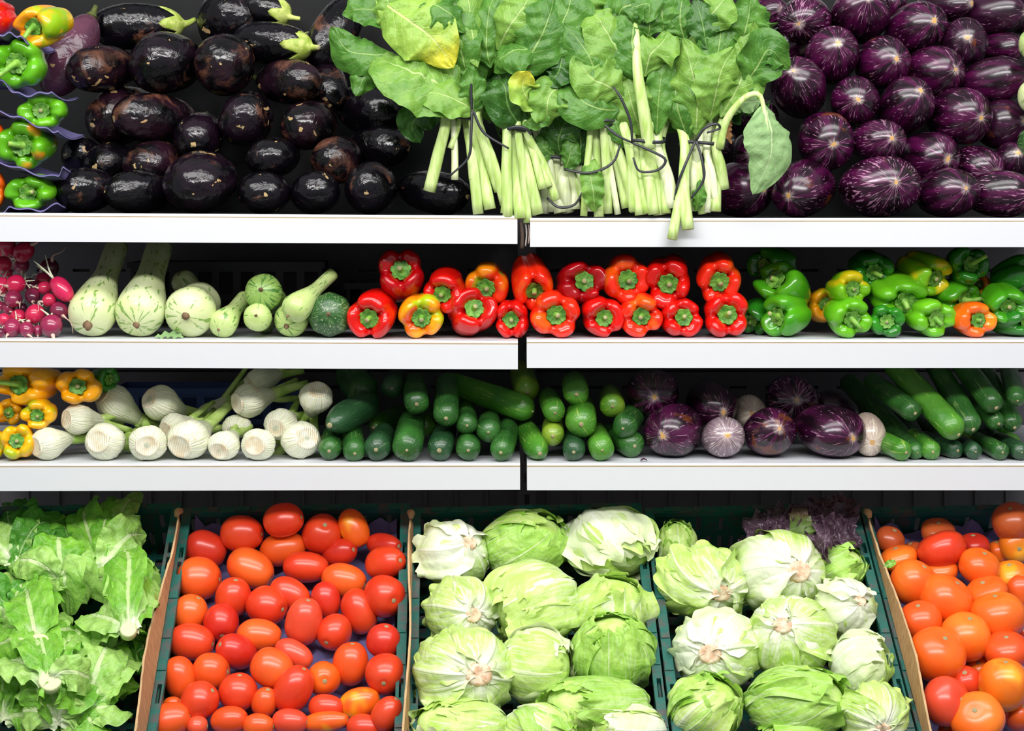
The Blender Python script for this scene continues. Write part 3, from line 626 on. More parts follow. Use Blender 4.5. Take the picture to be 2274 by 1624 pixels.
TM = [mat_tomato('red_tomato', '#d93a1c', '#e04a22'), mat_tomato('orange_red_tomato', '#e6551c', '#ea6622'), mat_tomato('deep_red_tomato', '#cc2a1c', '#d63a22'), mat_tomato('yellow_blush_tomato', '#ea5a16', '#ee6c18', '#f2b41c'),
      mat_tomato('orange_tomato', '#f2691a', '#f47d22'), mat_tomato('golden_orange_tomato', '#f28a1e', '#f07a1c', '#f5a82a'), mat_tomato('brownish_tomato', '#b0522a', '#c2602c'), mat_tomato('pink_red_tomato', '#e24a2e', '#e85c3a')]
def make_tomato(pile, group, px, py, w, h, ang, mi, seed, hh, scar, plum=True, xlim=None):
    """lies on the crate plane; scar: pixel of the stem scar, or None"""
    r2 = np.random.default_rng(seed); w *= 1.07; h *= 1.07; c = PC(px, py, hh)
    while (c-CR0)@CD < 0.018+max(w, h)*0.5*S(0) and hh < 0.05: hh += 0.004; c = PC(px, py, hh)
    s = (c[1]+CAM_D)/FPX
    a = math.radians(ang); d = unit(np.array([math.cos(a), -0.25*r2.random(), math.sin(a)])); hl, rr = w*s/2, h*s/2
    if not plum:
        d = unit(np.array([r2.normal()*0.35, -0.35+r2.normal()*0.25, 0.8])); hl, rr = h*s/2*0.98, w*s/2
    if scar is not None:
        v = np.array([(scar[0]-px)*s, 0, -(scar[1]-py)*s]); rad = max(hl, rr); q = min(0.97, np.linalg.norm(v)/rad); d = unit(np.array([v[0], -rad*math.sqrt(1-q*q), v[2]]))
        if q < 0.75: rr = math.sqrt(w*h)*s/2; hl = rr*1.05 if plum else rr*0.9
    if not plum: c[0] = max(c[0], (1916-1137)*S(0.15)+0.030*((c-CR0)@CD)+0.012+0.93*rr)
    R = frame(d); z = np.cos(np.linspace(0.07, PI-0.07, 20)); f = -0.05 if plum else 0.06
    pr = (1-np.abs(z)**2.25)**0.5*(1+f*z); V = lathe(pr, z-0.10*np.exp(-(pr/0.22)**2)*(z > 0), 28, lambda R_, Z_, th: (R_*(1+0.018*np.cos((3 if plum else 5)*th+seed)), Z_)); V = lumps(V, 0.022, seed); V *= np.array([rr, rr, hl])
    o = thing('plum_tomato' if plum else 'round_tomato', '', 'tomato', group, c, R); mk('body', *capped(V), TM[mi], o)
    zt = V[0, :, 2].mean(); q = 0.0042; mk('stem_scar', *tube([(0, 0, zt-0.004), (0, 0, zt+0.0006), (0, 0, zt+0.0012)], [q*1.1, q, q*0.6], 5, 9, 1.0, (1, 0, 0)), M['scar'], o)
    return o
# ------------------------------------------------------------------ leaves
def leaf(mid, nrm, width, seed, ruf=0.15, nruf=4, cup=0.2, shape=(0.9, 0.75), base=0.12, nu=26, nv=13, jag=0.05, roll=0.0, pucker=0.03, crum=0.02, fold=0.0, rib=0.0, curl=0.0, lob=0.10):
    r2 = np.random.default_rng(seed); p = spline(mid, nu); t = np.gradient(p, axis=0); u = np.linspace(0, 1, nu)
    sh = np.sin(PI*np.clip(u, 0, 1)**shape[0])**shape[1]; sh = np.maximum(sh, base*(1-u)); ph1, ph2 = r2.uniform(0, 6.28, 2); V = np.zeros((nu, nv, 3)); vs2 = np.linspace(-1, 1, nv); nh = np.asarray(nrm, float)
    jg = 1+jag*np.interp(u*12, np.arange(13), r2.normal(size=13)); jg2 = 1+jag*np.interp(u*12, np.arange(13), r2.normal(size=13)); bx = r2.normal(size=(6, 2)); Ln = float(np.linalg.norm(np.diff(p, axis=0), axis=1).sum()); kd = r2.normal(size=(7, 2)); kd = kd/np.linalg.norm(kd, axis=1)[:, None]*r2.uniform(130, 330, 7)[:, None]; kp = r2.uniform(0, 6.28, 7)
    for i in range(nu):
        d = unit(t[i]); n = unit(nh-d*(nh@d)+1e-6); sd = np.cross(d, n); ro = roll*(u[i]-0.5); n2 = n*math.cos(ro)+sd*math.sin(ro); sd = np.cross(d, n2); n = n2; W = width/2*sh[i]
        for j, v in enumerate(vs2):
            w = W*(jg[i] if v < 0 else jg2[i]); ph = ph1 if v < 0 else ph2; av = abs(v)
            off = cup*W*v*v+ruf*width*0.5*av**2.2*math.sin(nruf*2*PI*u[i]+ph+1.1*av)*min(1, sh[i]*1.5)+pucker*width*abs(math.sin(PI*(5*u[i]-1.4*av)))*av*(1-av)*2.2
            cx = u[i]*Ln*kd[:, 0]+v*width*0.5*kd[:, 1]+kp; off += crum*width*float(np.sum(1-np.abs(np.sin(cx*0.5))*2))/3.5*min(1, sh[i]*1.3)+fold*W*av+curl*width*max(0.0, u[i]-0.6)**2*6+rib*width*math.exp(-(v/0.10)**2)*(1-u[i])
            off += 0.03*width*math.sin(bx[0, 0]*3+bx[1, 0]*3*u[i]+bx[2, 0]*2*v)*av
            V[i, j] = p[i]+sd*w*v*(1-0.12*abs(cup)*av)+n*off+d*(ruf*lob*width*av*math.cos(nruf*2*PI*u[i]+ph))
    uv = np.stack(np.broadcast_arrays(u[:, None], (vs2*0.5+0.5)[None]), -1); return V, gridF(nu, nv), uv
def mkleaf(name, mat, parent, *a, **k): V, F, uv = leaf(*a, **k); return mk(name, V, F, mat, parent, uv=uv)
LM = {'chard': mat_leaf('chard_leaf', '#366a22', '#578a32', '#98b868', rough=0.36, vein=0.4, transl=0.18), 'chard_l': mat_leaf('chard_leaf_light', '#5e9034', '#80ab46', '#b8d086', rough=0.38, vein=0.45, transl=0.2), 'chard_y': mat_leaf('chard_leaf_yellow_tip', '#7eab42', '#98bd4c', '#cfdf8e', tipcol='#e4d838', vein=0.4, transl=0.2),
      'chard_d': mat_leaf('chard_leaf_dark', '#24501a', '#3a6826', '#80ab5a', rough=0.3, vein=0.4, transl=0.15), 'chard_p': mat_leaf('chard_leaf_underside', '#7fa468', '#92b67a', '#c2d6a4', rough=0.6, vein=0.35, transl=0.2),
      'ice': mat_leaf('iceberg_leaf', '#b2d854', '#d0ea86', '#eef6d2', 0.5, veins=7, rough=0.36, pucker=0.35, transl=0.15, ribw=0.10, vein=0.0, fan=0.85, coarse=2.5), 'ice_g': mat_leaf('iceberg_leaf_green', '#8cc23a', '#b0da62', '#dcefb0', 0.36, veins=7, rough=0.36, pucker=0.5, transl=0.15, ribw=0.06, vein=0.0, fan=0.6, coarse=2.5), 'ice_w': mat_leaf('iceberg_leaf_white', '#d6ea9e', '#ebf4cc', '#f6f9ea', 0.85, veins=7, rough=0.36, pucker=0.3, transl=0.15, ribw=0.10, vein=0.0, fan=0.9, coarse=2.5),
      'loose': mat_leaf('butterhead_leaf', '#5aa420', '#86c63a', '#d3e8a4', 0.36, '#eaf4cc', 6, rough=0.34, pucker=0.7, transl=0.18, ribw=0.20, fan=0.12, vein=0.35), 'loose_l': mat_leaf('butterhead_leaf_pale', '#86bf48', '#a8d468', '#dceeb4', 0.42, '#eef6d6', 6, rough=0.36, pucker=0.7, transl=0.18, ribw=0.22, fan=0.2, vein=0.35), 'loose_d': mat_leaf('butterhead_leaf_dark', '#3d8428', '#5a9e36', '#a4cc7c', 0.0, veins=6, rough=0.28, pucker=1.0, transl=0.18, ribw=0.12, vein=0.35),
      'red': mat_leaf('dark_red_lettuce_leaf', '#3a2632', '#574050', '#8a7682', 0.0, veins=7, rough=0.25, transl=0.08, pucker=1.0)}
M['stalk'] = (lambda t: (lambda st: (t.p(Base_Color=t.mix(t.step(st, 0.35, 0.7), srgb('#c9dc96'), srgb('#a8c765')), Roughness=0.4), t.bump(st, 0.4, 0.002), t.m)[2])(t.noise(t.vec(None, (1, 1, 0.12)), 160, 2)))(Nt('chard_stalk'))
M['stalk_w'] = (lambda t: (lambda st: (t.p(Base_Color=t.mix(t.step(st, 0.35, 0.7), srgb('#e6ebc8'), srgb('#cdd9a0')), Roughness=0.45), t.bump(st, 0.4, 0.002), t.m)[2])(t.noise(t.vec(None, (1, 1, 0.12)), 160, 2)))(Nt('chard_stalk_pale'))
M['tie'] = flat('black_twist_tie', '#26282e', 0.45, 0.4)
M['lettuce_cut'] = (lambda t: (t.p(Base_Color=t.mix(t.step(t.noise(t.vec(), 90, 4), 0.35, 0.65), srgb('#e8d8bc'), srgb('#d3a988')), Roughness=0.6), t.bump(t.noise(t.vec(), 200, 3), 0.4), t.m)[2])(Nt('lettuce_cut_stem'))
M['ice_core'] = (lambda t: (t.p(Base_Color=t.mix(t.step(t.noise(t.vec(), 30, 4), 0.35, 0.65), srgb('#b6da64'), srgb('#d2ea92')), Roughness=0.45), t.bump(t.noise(t.vec(), 60, 4), 0.7, 0.004), t.m)[2])(Nt('iceberg_inner_leaf'))
def make_iceberg(px, py, w, h, stem, look, seed, hh, nleaf=7, tight=1.0):
    """round head: inner ball, overlapping wrapper leaves starting at the cut stem, pale cut stem"""
    r2 = np.random.default_rng(seed); w *= 1.10; h *= 1.10; c = PC(px, py, hh); s = (c[1]+CAM_D)/FPX; r = math.sqrt(w*h)*s/2
    while (c-CR0)@CD < 0.012+h*0.5*s*0.8 and hh < 0.06: hh += 0.004; c = PC(px, py, hh)
    front = unit(np.array([0, -1, 0.35]))
    if stem is not None:
        v = np.array([(stem[0]-px)*s, 0, -(stem[1]-py)*s]); q = min(0.92, np.linalg.norm(v)/r); d = unit(np.array([v[0], -r*math.sqrt(1-q*q), v[2]]))
    else:
        a = r2.uniform(0, 2*PI); d = unit(np.array([math.cos(a), 0.55, 0.8*math.sin(a)-0.35]))
    R = frame(d); o = thing('iceberg_lettuce', '', 'lettuce', 'iceberg lettuces in the crates', c, R); asp = np.array([w*s/2/r, 1.0, h*s/2/r]); A = R.T@np.diag(asp)@R   # slight squash in world axes
    V = ovoid(r*0.9, r*0.9, r*0.86, seed, 0.0, 2.1, 0.03)@A.T; mk('inner_head', *capped(V), M['ice_core'], o)
    lf = R.T@front; afront = math.atan2(lf[1], lf[0]); base = {'w': 'ice_w', 'g': 'ice_g', 'n': 'ice'}[look]
    for k in range(nleaf):
        lay = (k+1)/nleaf
        if stem is None: a = afront+(nleaf-1-k)*2.05+r2.normal()*0.25; phm = r2.uniform(2.2, 2.75); hw = r2.uniform(1.15, 1.5)
        else: a = afront+(k-nleaf+1)*2.4+0.5+r2.normal()*0.2; phm = r2.uniform(1.55, 2.1); hw = r2.uniform(0.85, 1.2)
        nu, nv = 40, 31; p1, p2, p3, p4 = r2.uniform(0, 6.28, 4); nr = r2.uniform(2.2, 4.0); fl = r2.uniform(0.03, 0.14)*tight*(2.0 if k >= nleaf-2 else 1.0); jag = np.convolve(r2.normal(size=nv+4), [.25, .5, .25], 'same')[2:-2]*0.07
        u = np.linspace(0, 1, nu)[:, None]; v = np.linspace(-1, 1, nv)[None]; av = np.abs(v); tw = r2.normal()*0.35
        ph = 0.10+phm*(1-0.16*av**3+jag[None]*u)*u; wd = hw*np.minimum(1, 0.30+2.0*u)*(1-0.12*np.clip((u-0.75)/0.25, 0, 1)**2)
        sn = np.sin(np.clip(ph, 0.3, 2.75)); th = a+tw*u+v*wd*(0.55+0.45*np.sin(np.minimum(ph, PI/2)))/np.maximum(0.42, sn)*0.85
        edge = np.maximum(av**5, np.clip((u-0.85)/0.15, 0, 1)**1.5)
        kd = r2.normal(size=(8, 2))*np.array([3.2, 2.6]); kp = r2.uniform(0, 6.28, 8); cr = sum(1-2*np.abs(np.sin((u*kd[i, 0]*1.6+v*kd[i, 1])+kp[i])) for i in range(8))/8
        rad = 0.94+0.075*lay+0.075*np.exp(-(v/0.16)**2)*(1-u)**0.6*np.minimum(1, u*6)+0.030*np.exp(-((av-0.12-0.75*(u-0.25))/0.07)**2)*np.clip((u-0.25)*3, 0, 1)*(1-u)
        rad = rad+fl*edge*(0.55+0.45*np.sin(nr*PI*v+p1+3*u))+0.035*edge*np.sin(17*u+p2+2*v)+0.050*cr*np.clip(u*1.6, 0.15, 1)+0.050*(np.abs(np.sin(2.2*PI*v*(0.8+0.3*math.sin(p4))+p3))**0.8-0.6)*np.clip(u*4, 0, 1)*(1.1-u)
        rr = r*rad; G = np.stack(np.broadcast_arrays(rr*np.sin(ph)*np.cos(th), rr*np.sin(ph)*np.sin(th), rr*np.cos(ph)), -1)
        uv = np.stack(np.meshgrid(np.linspace(0, 1, nu), np.linspace(0, 1, nv), indexing='ij'), -1)
        mt = base if r2.random() < 0.75 else ('ice' if base != 'ice' else 'ice_w')
        mk('leaf', G.reshape(-1, 3)@A.T, gridF(nu, nv), LM[mt], o, uv=uv)
    if stem is not None:
        q = r*0.215*r2.uniform(0.85, 1.15); G = []
        for f, z in ((1.35, 0.88), (1.12, 1.0), (1.0, 1.045), (0.8, 1.05), (0.4, 1.04)): G.append([(q*f*math.cos(b)*(1+0.04*math.sin(3*b+seed)), q*f*0.94*math.sin(b), r*z) for b in np.linspace(0, 2*PI, 20, endpoint=False)])
        mk('cut_stem', capped(np.array(G))[0]@A.T, capped(np.array(G))[1], M['lettuce_cut'], o)
    return o
# ================================================================== placing the vegetables (positions read off the photograph, resting on shelf or pile)
def at_end(px, py, rad, e):
    """axis angles from where the visible end shows inside the outline"""
    if e[0] == 'a': return e[1], e[2]
    vx, vz = e[0]-px, -(e[1]-py); q = min(0.95, math.hypot(vx, vz)/rad); return math.degrees(math.atan2(vz, vx)), math.degrees(math.acos(q))
def A(a, t): return ('a', a, t)
# ---- black eggplants on the top shelf: px, py, width, height, end, front depth, skin, look
EGGS = [
 ('bottom row of black eggplant heap', 1, [
  (192, 430, 125, 96, A(180, 38), .05, 0, 'black eggplant with scar at its left end'), (310, 432, 138, 90, A(180, 38), .05, 0, 'black eggplant lying sideways'), (447, 420, 158, 124, A(270, 74), .02, 1, 'largest wrinkled purple-black eggplant'),
  (585, 438, 112, 90, (598, 443), .03, 0, 'black eggplant with tan spot'), (698, 436, 104, 92, (718, 430), .03, 0, 'wrinkled black eggplant with tan spot'), (826, 426, 107, 112, (818, 434), .03, 0, 'black eggplant with puckered end'), (962, 442, 158, 90, A(-8, 34), .05, 0, 'long black eggplant beside the chard stalks')]),
 ('second row of black eggplant heap', 11, [
  (245, 360, 96, 86, (226, 372), .07, 0, 'black eggplant with tan patch'), (342, 360, 114, 94, (318, 372), .075, 2, 'brown-scarred black eggplant'), (445, 303, 104, 106, (440, 320), .08, 1, 'round dusky purple eggplant'),
  (608, 350, 112, 86, (600, 352), .085, 0, 'wrinkled black eggplant in shade'), (750, 355, 105, 100, (742, 366), .085, 2, 'dull brownish black eggplant'), (838, 328, 152, 92, A(-2, 32), .12, 0, 'long black eggplant with tan ring'), (182, 345, 84, 80, A(180, 50), .12, 0, 'half-hidden black eggplant')]),
 ('third row of black eggplant heap', 11, [
  (345, 262, 164, 106, A(182, 46), .12, 2, 'large brown-blotched eggplant'), (275, 256, 152, 124, A(205, 52), .15, 2, 'purple-brown eggplant with tan scars'), (547, 262, 113, 118, (545, 280), .13, 1, 'smooth purple-black eggplant'), (688, 277, 115, 106, (680, 288), .12, 2, 'dull eggplant with brown streaks'), (820, 245, 160, 112, A(-15, 40), .18, 0, 'shadowed black eggplant behind chard')]),
 ('fourth row of black eggplant heap', 11, [
  (230, 152, 130, 100, A(190, 58), .16, 2, 'blotchy black eggplant'), (372, 140, 146, 132, (352, 150), .17, 1, 'big dented black eggplant'), (502, 143, 132, 130, (505, 150), .16, 2, 'round scratched purple eggplant'), (640, 182, 146, 96, A(-5, 44), .16, 2, 'blistered black eggplant'), (722, 186, 92, 130, A(-70, 50), .19, 1, 'black eggplant with tan scar'), (158, 122, 98, 200, A(-112, 22), .15, 3, 'long faded purple eggplant')]),
 ('top row of black eggplant heap', 11, [
  (302, 58, 196, 100, A(184, 16), .21, 0, 'long black eggplant with brown end'), (520, 42, 150, 140, A(250, 48), .24, 0, 'large upright black eggplant'), (604, 96, 176, 92, A(172, -22), .20, 0, 'black eggplant showing its green cap'), (745, 70, 96, 190, A(-118, 25), .26, 0, 'tall leaning black eggplant'), (590, 20, 110, 80, A(160, -20), .30, 0, 'black eggplant with yellowish stem'), (692, 130, 110, 120, A(-60, 45), .26, 0, 'shadowed black eggplant')]),
]
sd = 100
for where, snap, row in EGGS:
    ent = []
    for (px, py, bw, bh, e, Yf, mi, look) in row:
        sd += 1; an, ti = at_end(px, py, 0.66*(bw+bh)/2, e); o = make_eggplant('eggplant', 'eggplant', 'black eggplants on the top shelf', 'eggs', EGG, (px, py, bw, bh, an, ti, Yf, mi, snap, sd), calyx=where.startswith('top')); ent.append((o, px, look))
    relabel(ent, where)
# ---- striped eggplants
sp = 'striped purple eggplant'
STRIPED = [
 ('bottom row of striped heap', 1, [
  (1640, 430, 128, 118, A(0, 60), .08, 0, sp+' under the chard'), (1788, 432, 148, 118, (1745, 448), .03, 1, sp+' with rusty patch'), (1950, 428, 168, 130, (1965, 418), .02, 2, 'largest '+sp), (2100, 442, 118, 104, (2124, 432), .035, 0, sp+' with pale star scar'), (2215, 443, 134, 98, A(0, 30), .05, 2, sp+' lying sideways')]),
 ('second row of striped heap', 11, [
  (1660, 348, 76, 100, (1658, 345), .11, 0, sp+' half behind drooping leaf'), (1831, 314, 114, 128, (1835, 322), .08, 1, 'brown-scarred '+sp), (1948, 314, 108, 92, (1966, 310), .08, 2, 'heavily scarred pale '+sp), (2060, 350, 112, 112, (2086, 354), .08, 0, sp), (2168, 370, 102, 90, (2200, 386), .08, 2, 'bright '+sp), (2243, 360, 74, 76, (2246, 340), .09, 3, 'small dark '+sp)]),
 ('third row of striped heap', 11, [
  (1775, 197, 116, 114, (1752, 164), .14, 0, sp+' with small growth'), (1898, 226, 104, 108, (1890, 226), .14, 0, sp), (2008, 238, 108, 116, (2026, 208), .14, 0, sp+' tipped upwards'), (2126, 257, 120, 122, (2154, 265), .14, 1, sp+' with rusty spots'), (2222, 278, 104, 106, A(10, 50), .14, 3, 'dark '+sp), (1672, 268, 90, 90, A(20, 60), .2, 3, 'shadowed '+sp), (1628, 330, 84, 90, A(0, 60), .2, 3, 'hidden '+sp)]),
 ('fourth row of striped heap', 11, [
  (1846, 126, 113, 116, (1845, 105), .2, 0, sp), (1957, 140, 107, 110, (1972, 136), .2, 1, sp), (2067, 160, 118, 108, (2100, 160), .2, 1, sp+' with orange patch'), (2205, 178, 136, 96, A(8, 32), .2, 1, 'long '+sp)]),
 ('fifth row of striped heap', 11, [
  (1788, 41, 112, 92, (1765, 58), .26, 2, 'bright '+sp), (1909, 38, 126, 96, (1912, 5), .26, 1, sp+' with orange spot'), (2032, 64, 122, 110, (2055, 54), .26, 1, sp+' with orange ring'), (2140, 98, 96, 106, (2131, 90), .25, 3, 'dark '+sp), (2220, 107, 92, 66, A(0, 45), .27, 1, 'small rusty '+sp), (1753, 97, 66, 84, A(-30, 50), .3, 1, 'half-hidden '+sp)]),
 ('top row of striped heap', 11, [
  (1705, 28, 70, 66, A(0, 60), .32, 0, sp), (1981, 15, 50, 66, A(60, 40), .34, 0, sp), (2095, 14, 112, 68, A(0, 50), .32, 3, 'dark '+sp), (2195, 30, 142, 96, A(0, 40), .31, 3, 'large dark '+sp), (2268, 42, 60, 64, A(0, 50), .34, 3, 'dark '+sp)]),
]
for where, snap, row in STRIPED:
    ent = []
    for (px, py, bw, bh, e, Yf, mi, look) in row:
        sd += 1; an, ti = at_end(px, py, 0.7*(bw+bh)/2, e); o = make_eggplant('striped_eggplant', 'eggplant', 'striped eggplants on the top shelf', 'stripe', STR, (px, py, bw, bh, an, ti, Yf, mi, snap, sd)); ent.append((o, px, look))
    relabel(ent, where)
ent = []
for (px, py, bw, bh, e, Yf, mi, look) in [
  (1499, 971, 118, 112, (1468, 974), .03, 0, sp), (1604, 983, 90, 84, (1607, 970), .03, 4, 'pale mauve eggplant with white streaks'), (1706, 980, 108, 100, (1718, 964), .03, 1, sp+' with brown patch'), (1841, 981, 134, 106, (1878, 988), .02, 1, 'large '+sp), (1927, 984, 72, 88, (1926, 996), .05, 5, 'cream-coloured eggplant')]:
    sd += 1; an, ti = at_end(px, py, 0.7*(bw+bh)/2, e); o = make_eggplant('striped_eggplant', 'eggplant', 'striped eggplants on the lowest shelf', 'stripe3', STR, (px, py, bw, bh, an, ti, Yf, mi, 3, sd)); ent.append((o, px, look))
relabel(ent, 'bottom eggplant row, lowest shelf')
ent = []
for (px, py, bw, bh, e, Yf, mi, look) in [
  (1449, 871, 108, 100, (1447, 873), .09, 1, 'shaded rusty '+sp), (1579, 897, 106, 94, (1597, 908), .07, 3, sp+' with crusty brown scar'), (1664, 914, 70, 72, (1664, 912), .08, 5, 'small white-streaked eggplant'), (1757, 888, 118, 108, (1757, 880), .07, 2, sp+' with white star'), (1864, 912, 120, 70, A(150, 15), .2, 3, 'dark striped eggplant lying in shadow')]:
    sd += 1; an, ti = at_end(px, py, 0.7*(bw+bh)/2, e); o = make_eggplant('striped_eggplant', 'eggplant', 'striped eggplants on the lowest shelf', 'stripe3', STR, (px, py, bw, bh, an, ti, Yf, mi, 13, sd)); ent.append((o, px, look))
relabel(ent, 'upper eggplant row, lowest shelf')
# ---- bell peppers: px, py, w, h, stem position, front depth, colour, lobes, stem (length, bend), look
def peppers(rows, group, pile, tier):
    global sd
    for where, snap, row in rows:
        ent = []
        for (px, py, bw, bh, e, Yf, mat, lobes, stem, look) in row:
            sd += 1; an, ti = at_end(px, py, 0.60*(bw+bh)/2, e); o = make_pepper(group, pile, (px, py, bw, bh, an, ti, Yf, mat, snap, sd, lobes, stem), tier); ent.append((o, px, look))
        relabel(ent, where)
st = (0.30, 0.06)
peppers([('bottom row of red peppers', True, [
  (833, 710, 105, 104, (820, 725), .02, 'red', 3, st, 'red bell pepper beside dark round squash'), (937, 710, 103, 100, (938, 720), .02, 'mixg', 4, st, 'red bell pepper with yellow-green patch'), (1045, 708, 108, 98, (1057, 688), .03, 'red', 3, st, 'red bell pepper with upturned stem'), (1138, 712, 80, 94, (1133, 716), .04, 'red', 4, st, 'narrow red bell pepper'), (1232, 710, 108, 102, (1235, 717), .02, 'orangered', 4, st, 'orange-red bell pepper over the shelf gap'),
  (1334, 717, 92, 92, (1342, 722), .025, 'red', 3, st, 'pointed red bell pepper'), (1418, 712, 96, 96, (1422, 722), .025, 'orangered', 4, st, 'orange-red bell pepper'), (1508, 708, 94, 92, (1517, 706), .03, 'red', 4, st, 'red bell pepper'), (1608, 705, 102, 106, (1610, 705), .025, 'red', 4, (0.45, (0.05, 0.1)), 'red bell pepper beside green peppers')]),
 ('top row of red peppers', False, [
  (893, 618, 104, 112, (893, 592), .05, 'dark', 4, (0.36, 0.05), 'dark red bell pepper standing upright'), (990, 640, 92, 94, (982, 655), .05, 'red', 3, st, 'red bell pepper'), (1083, 630, 96, 104, (1078, 641), .05, 'mix', 4, st, 'red bell pepper with greenish underside'), (1178, 620, 88, 112, (1189, 652), .06, 'orangered', 3, st, 'tilted red bell pepper'), (1284, 632, 112, 98, (1300, 620), .055, 'dark', 4, st, 'dark red bell pepper'), (1384, 620, 100, 112, (1393, 620), .055, 'orangered', 4, st, 'orange-red bell pepper'), (1486, 618, 102, 112, (1478, 632), .055, 'red', 4, st, 'red bell pepper with small blemish'), (1593, 612, 102, 112, (1592, 628), .05, 'orangered', 4, st, 'red bell pepper touching the shelf above')])],
 'red bell peppers on the middle shelf', 'red', 2)
peppers([('bottom row of green peppers', True, [
  (1752, 720, 118, 78, A(188, 40), .03, 'mgreen', 3, (0.75, (0.1, 0.25)), 'green bell pepper with long curved stem'), (1878, 720, 98, 88, (1888, 729), .015, 'green', 4, (0.5, (0.3, -0.35)), 'light green bell pepper'), (1966, 728, 80, 72, (1962, 729), .03, 'dgreen', 4, (0.2, 0.05), 'dark green bell pepper with grey blemish'), (2058, 722, 100, 82, (2074, 727), .03, 'green', 4, (0.4, (0.2, -0.25)), 'green bell pepper with torn stem'), (2152, 725, 95, 74, (2166, 727), .03, 'orange', 4, (0.25, 0.1), 'orange bell pepper'), (2248, 724, 100, 70, (2276, 720), .04, 'dgreen', 4, st, 'dark green bell pepper cut by the frame'), (1682, 706, 62, 90, A(220, 40), .09, 'dgreen', 4, st, 'shaded green bell pepper beside red peppers')]),
 ('middle row of green peppers', False, [
  (1742, 640, 124, 98, A(140, 42), .08, 'mgreen', 3, (0.3, 0.1), 'twisted green bell pepper'), (1822, 680, 76, 80, (1830, 672), .06, 'yg', 3, (0.12, 0.0), 'small yellow-green bell pepper with hollow stem'), (1878, 640, 88, 76, (1890, 640), .06, 'greeny', 4, st, 'small yellowish bell pepper'), (1985, 652, 134, 100, (2004, 674), .06, 'green', 4, (0.35, (0.05, -0.2)), 'large wavy green bell pepper'), (2110, 660, 112, 88, (2142, 668), .06, 'mgreen', 3, (0.75, (0.55, 0.2)), 'green bell pepper with long brown stem'), (2225, 668, 92, 82, (2231, 684), .06, 'mgreen', 4, st, 'green bell pepper with orange edge')]),
 ('top row of green peppers', False, [
  (1930, 594, 92, 86, (1934, 606), .10, 'dgreen', 4, (0.55, (0.3, -0.1)), 'dark green bell pepper with split stem'), (2046, 604, 104, 88, (2076, 622), .10, 'greeny', 3, st, 'yellow-green bell pepper'), (2143, 592, 86, 84, (2148, 584), .11, 'dgreen', 3, (0.95, (0.55, 0.35)), 'dark green bell pepper with raised stem'), (2245, 620, 108, 66, A(20, 30), .13, 'dgreen', 4, st, 'shadowed dark green bell pepper'), (1722, 590, 112, 76, A(185, 40), .14, 'dgreen', 3, st, 'shadowed bell pepper at the back'), (2184, 640, 60, 40, A(150, 40), .14, 'orange', 3, st, 'orange bell pepper peeking out')])],
 'green bell peppers on the middle shelf', 'green', 2)
peppers([('lower part of yellow pepper heap', True, [
  (44, 983, 78, 80, (47, 974), .02, 'yellowg', 4, st, 'yellow bell pepper with green top'), (-14, 985, 60, 70, A(0, 80), .03, 'yellowg', 4, st, 'yellow bell pepper cut by the frame')]),
 ('middle of yellow pepper heap', False, [
  (90, 918, 80, 64, (91, 921), .05, 'yellowg', 4, st, 'yellow-green bell pepper'), (28, 912, 58, 58, (27, 914), .09, 'olive', 4, st, 'shaded olive-yellow bell pepper'), (-16, 915, 50, 60, A(0, 80), .06, 'yellow', 4, st, 'sliver of yellow bell pepper')]),
 ('top of yellow pepper heap', False, [
  (70, 850, 130, 92, (50, 848), .06, 'yellow', 4, (0.6, (-0.7, 0.1)), 'large yellow bell pepper with bent stem'), (176, 858, 98, 84, (184, 853), .06, 'yellow', 4, (0.22, 0.0), 'smooth yellow bell pepper'), (228, 842, 60, 60, A(0, 40), .17, 'dgreen', 3, st, 'shadowed green bell pepper')])],
 'yellow bell peppers on the lowest shelf', 'yellow', 3)
peppers([('column of stacked paper trays', False, [
  (-8, 36, 84, 88, (-20, 40), .06, 'red', 4, st, 'red bell pepper cut by frame'), (101, 54, 112, 94, (79, 68), .04, 'yg', 3, (0.75, (-0.1, -0.4)), 'yellow-orange and green bell pepper')]),
 ('stacked paper trays, second tray', False, [
  (50, 142, 114, 114, (50, 146), .03, 'green', 4, (0.85, (-0.5, -0.5)), 'green bell pepper with long stem'), (-22, 130, 56, 80, A(0, 80), .05, 'orangered', 4, st, 'sliver of orange bell pepper')]),
 ('stacked paper trays, third tray', False, [(101, 247, 100, 82, (102, 248), .04, 'green', 4, (0.2, 0.0), 'round green bell pepper'), (-40, 240, 60, 60, A(0, 80), .06, 'green', 4, st, 'hidden green bell pepper')]),
 ('stacked paper trays, fourth tray', False, [(67, 319, 120, 114, (60, 327), .03, 'greeno', 4, (0.4, (-0.4, 0.1)), 'green bell pepper with orange blush'), (-14, 310, 60, 84, A(0, 80), .05, 'orangered', 4, st, 'orange-red bell pepper cut by frame')]),
 ('stacked paper trays, lowest tray', False, [(75, 422, 112, 76, (72, 432), .03, 'green', 4, (0.35, (0.3, 0.1)), 'green bell pepper'), (-14, 418, 58, 84, A(0, 80), .05, 'orange', 4, st, 'orange bell pepper cut by frame')])],
 'bell peppers in purple trays', 'tray', 1)
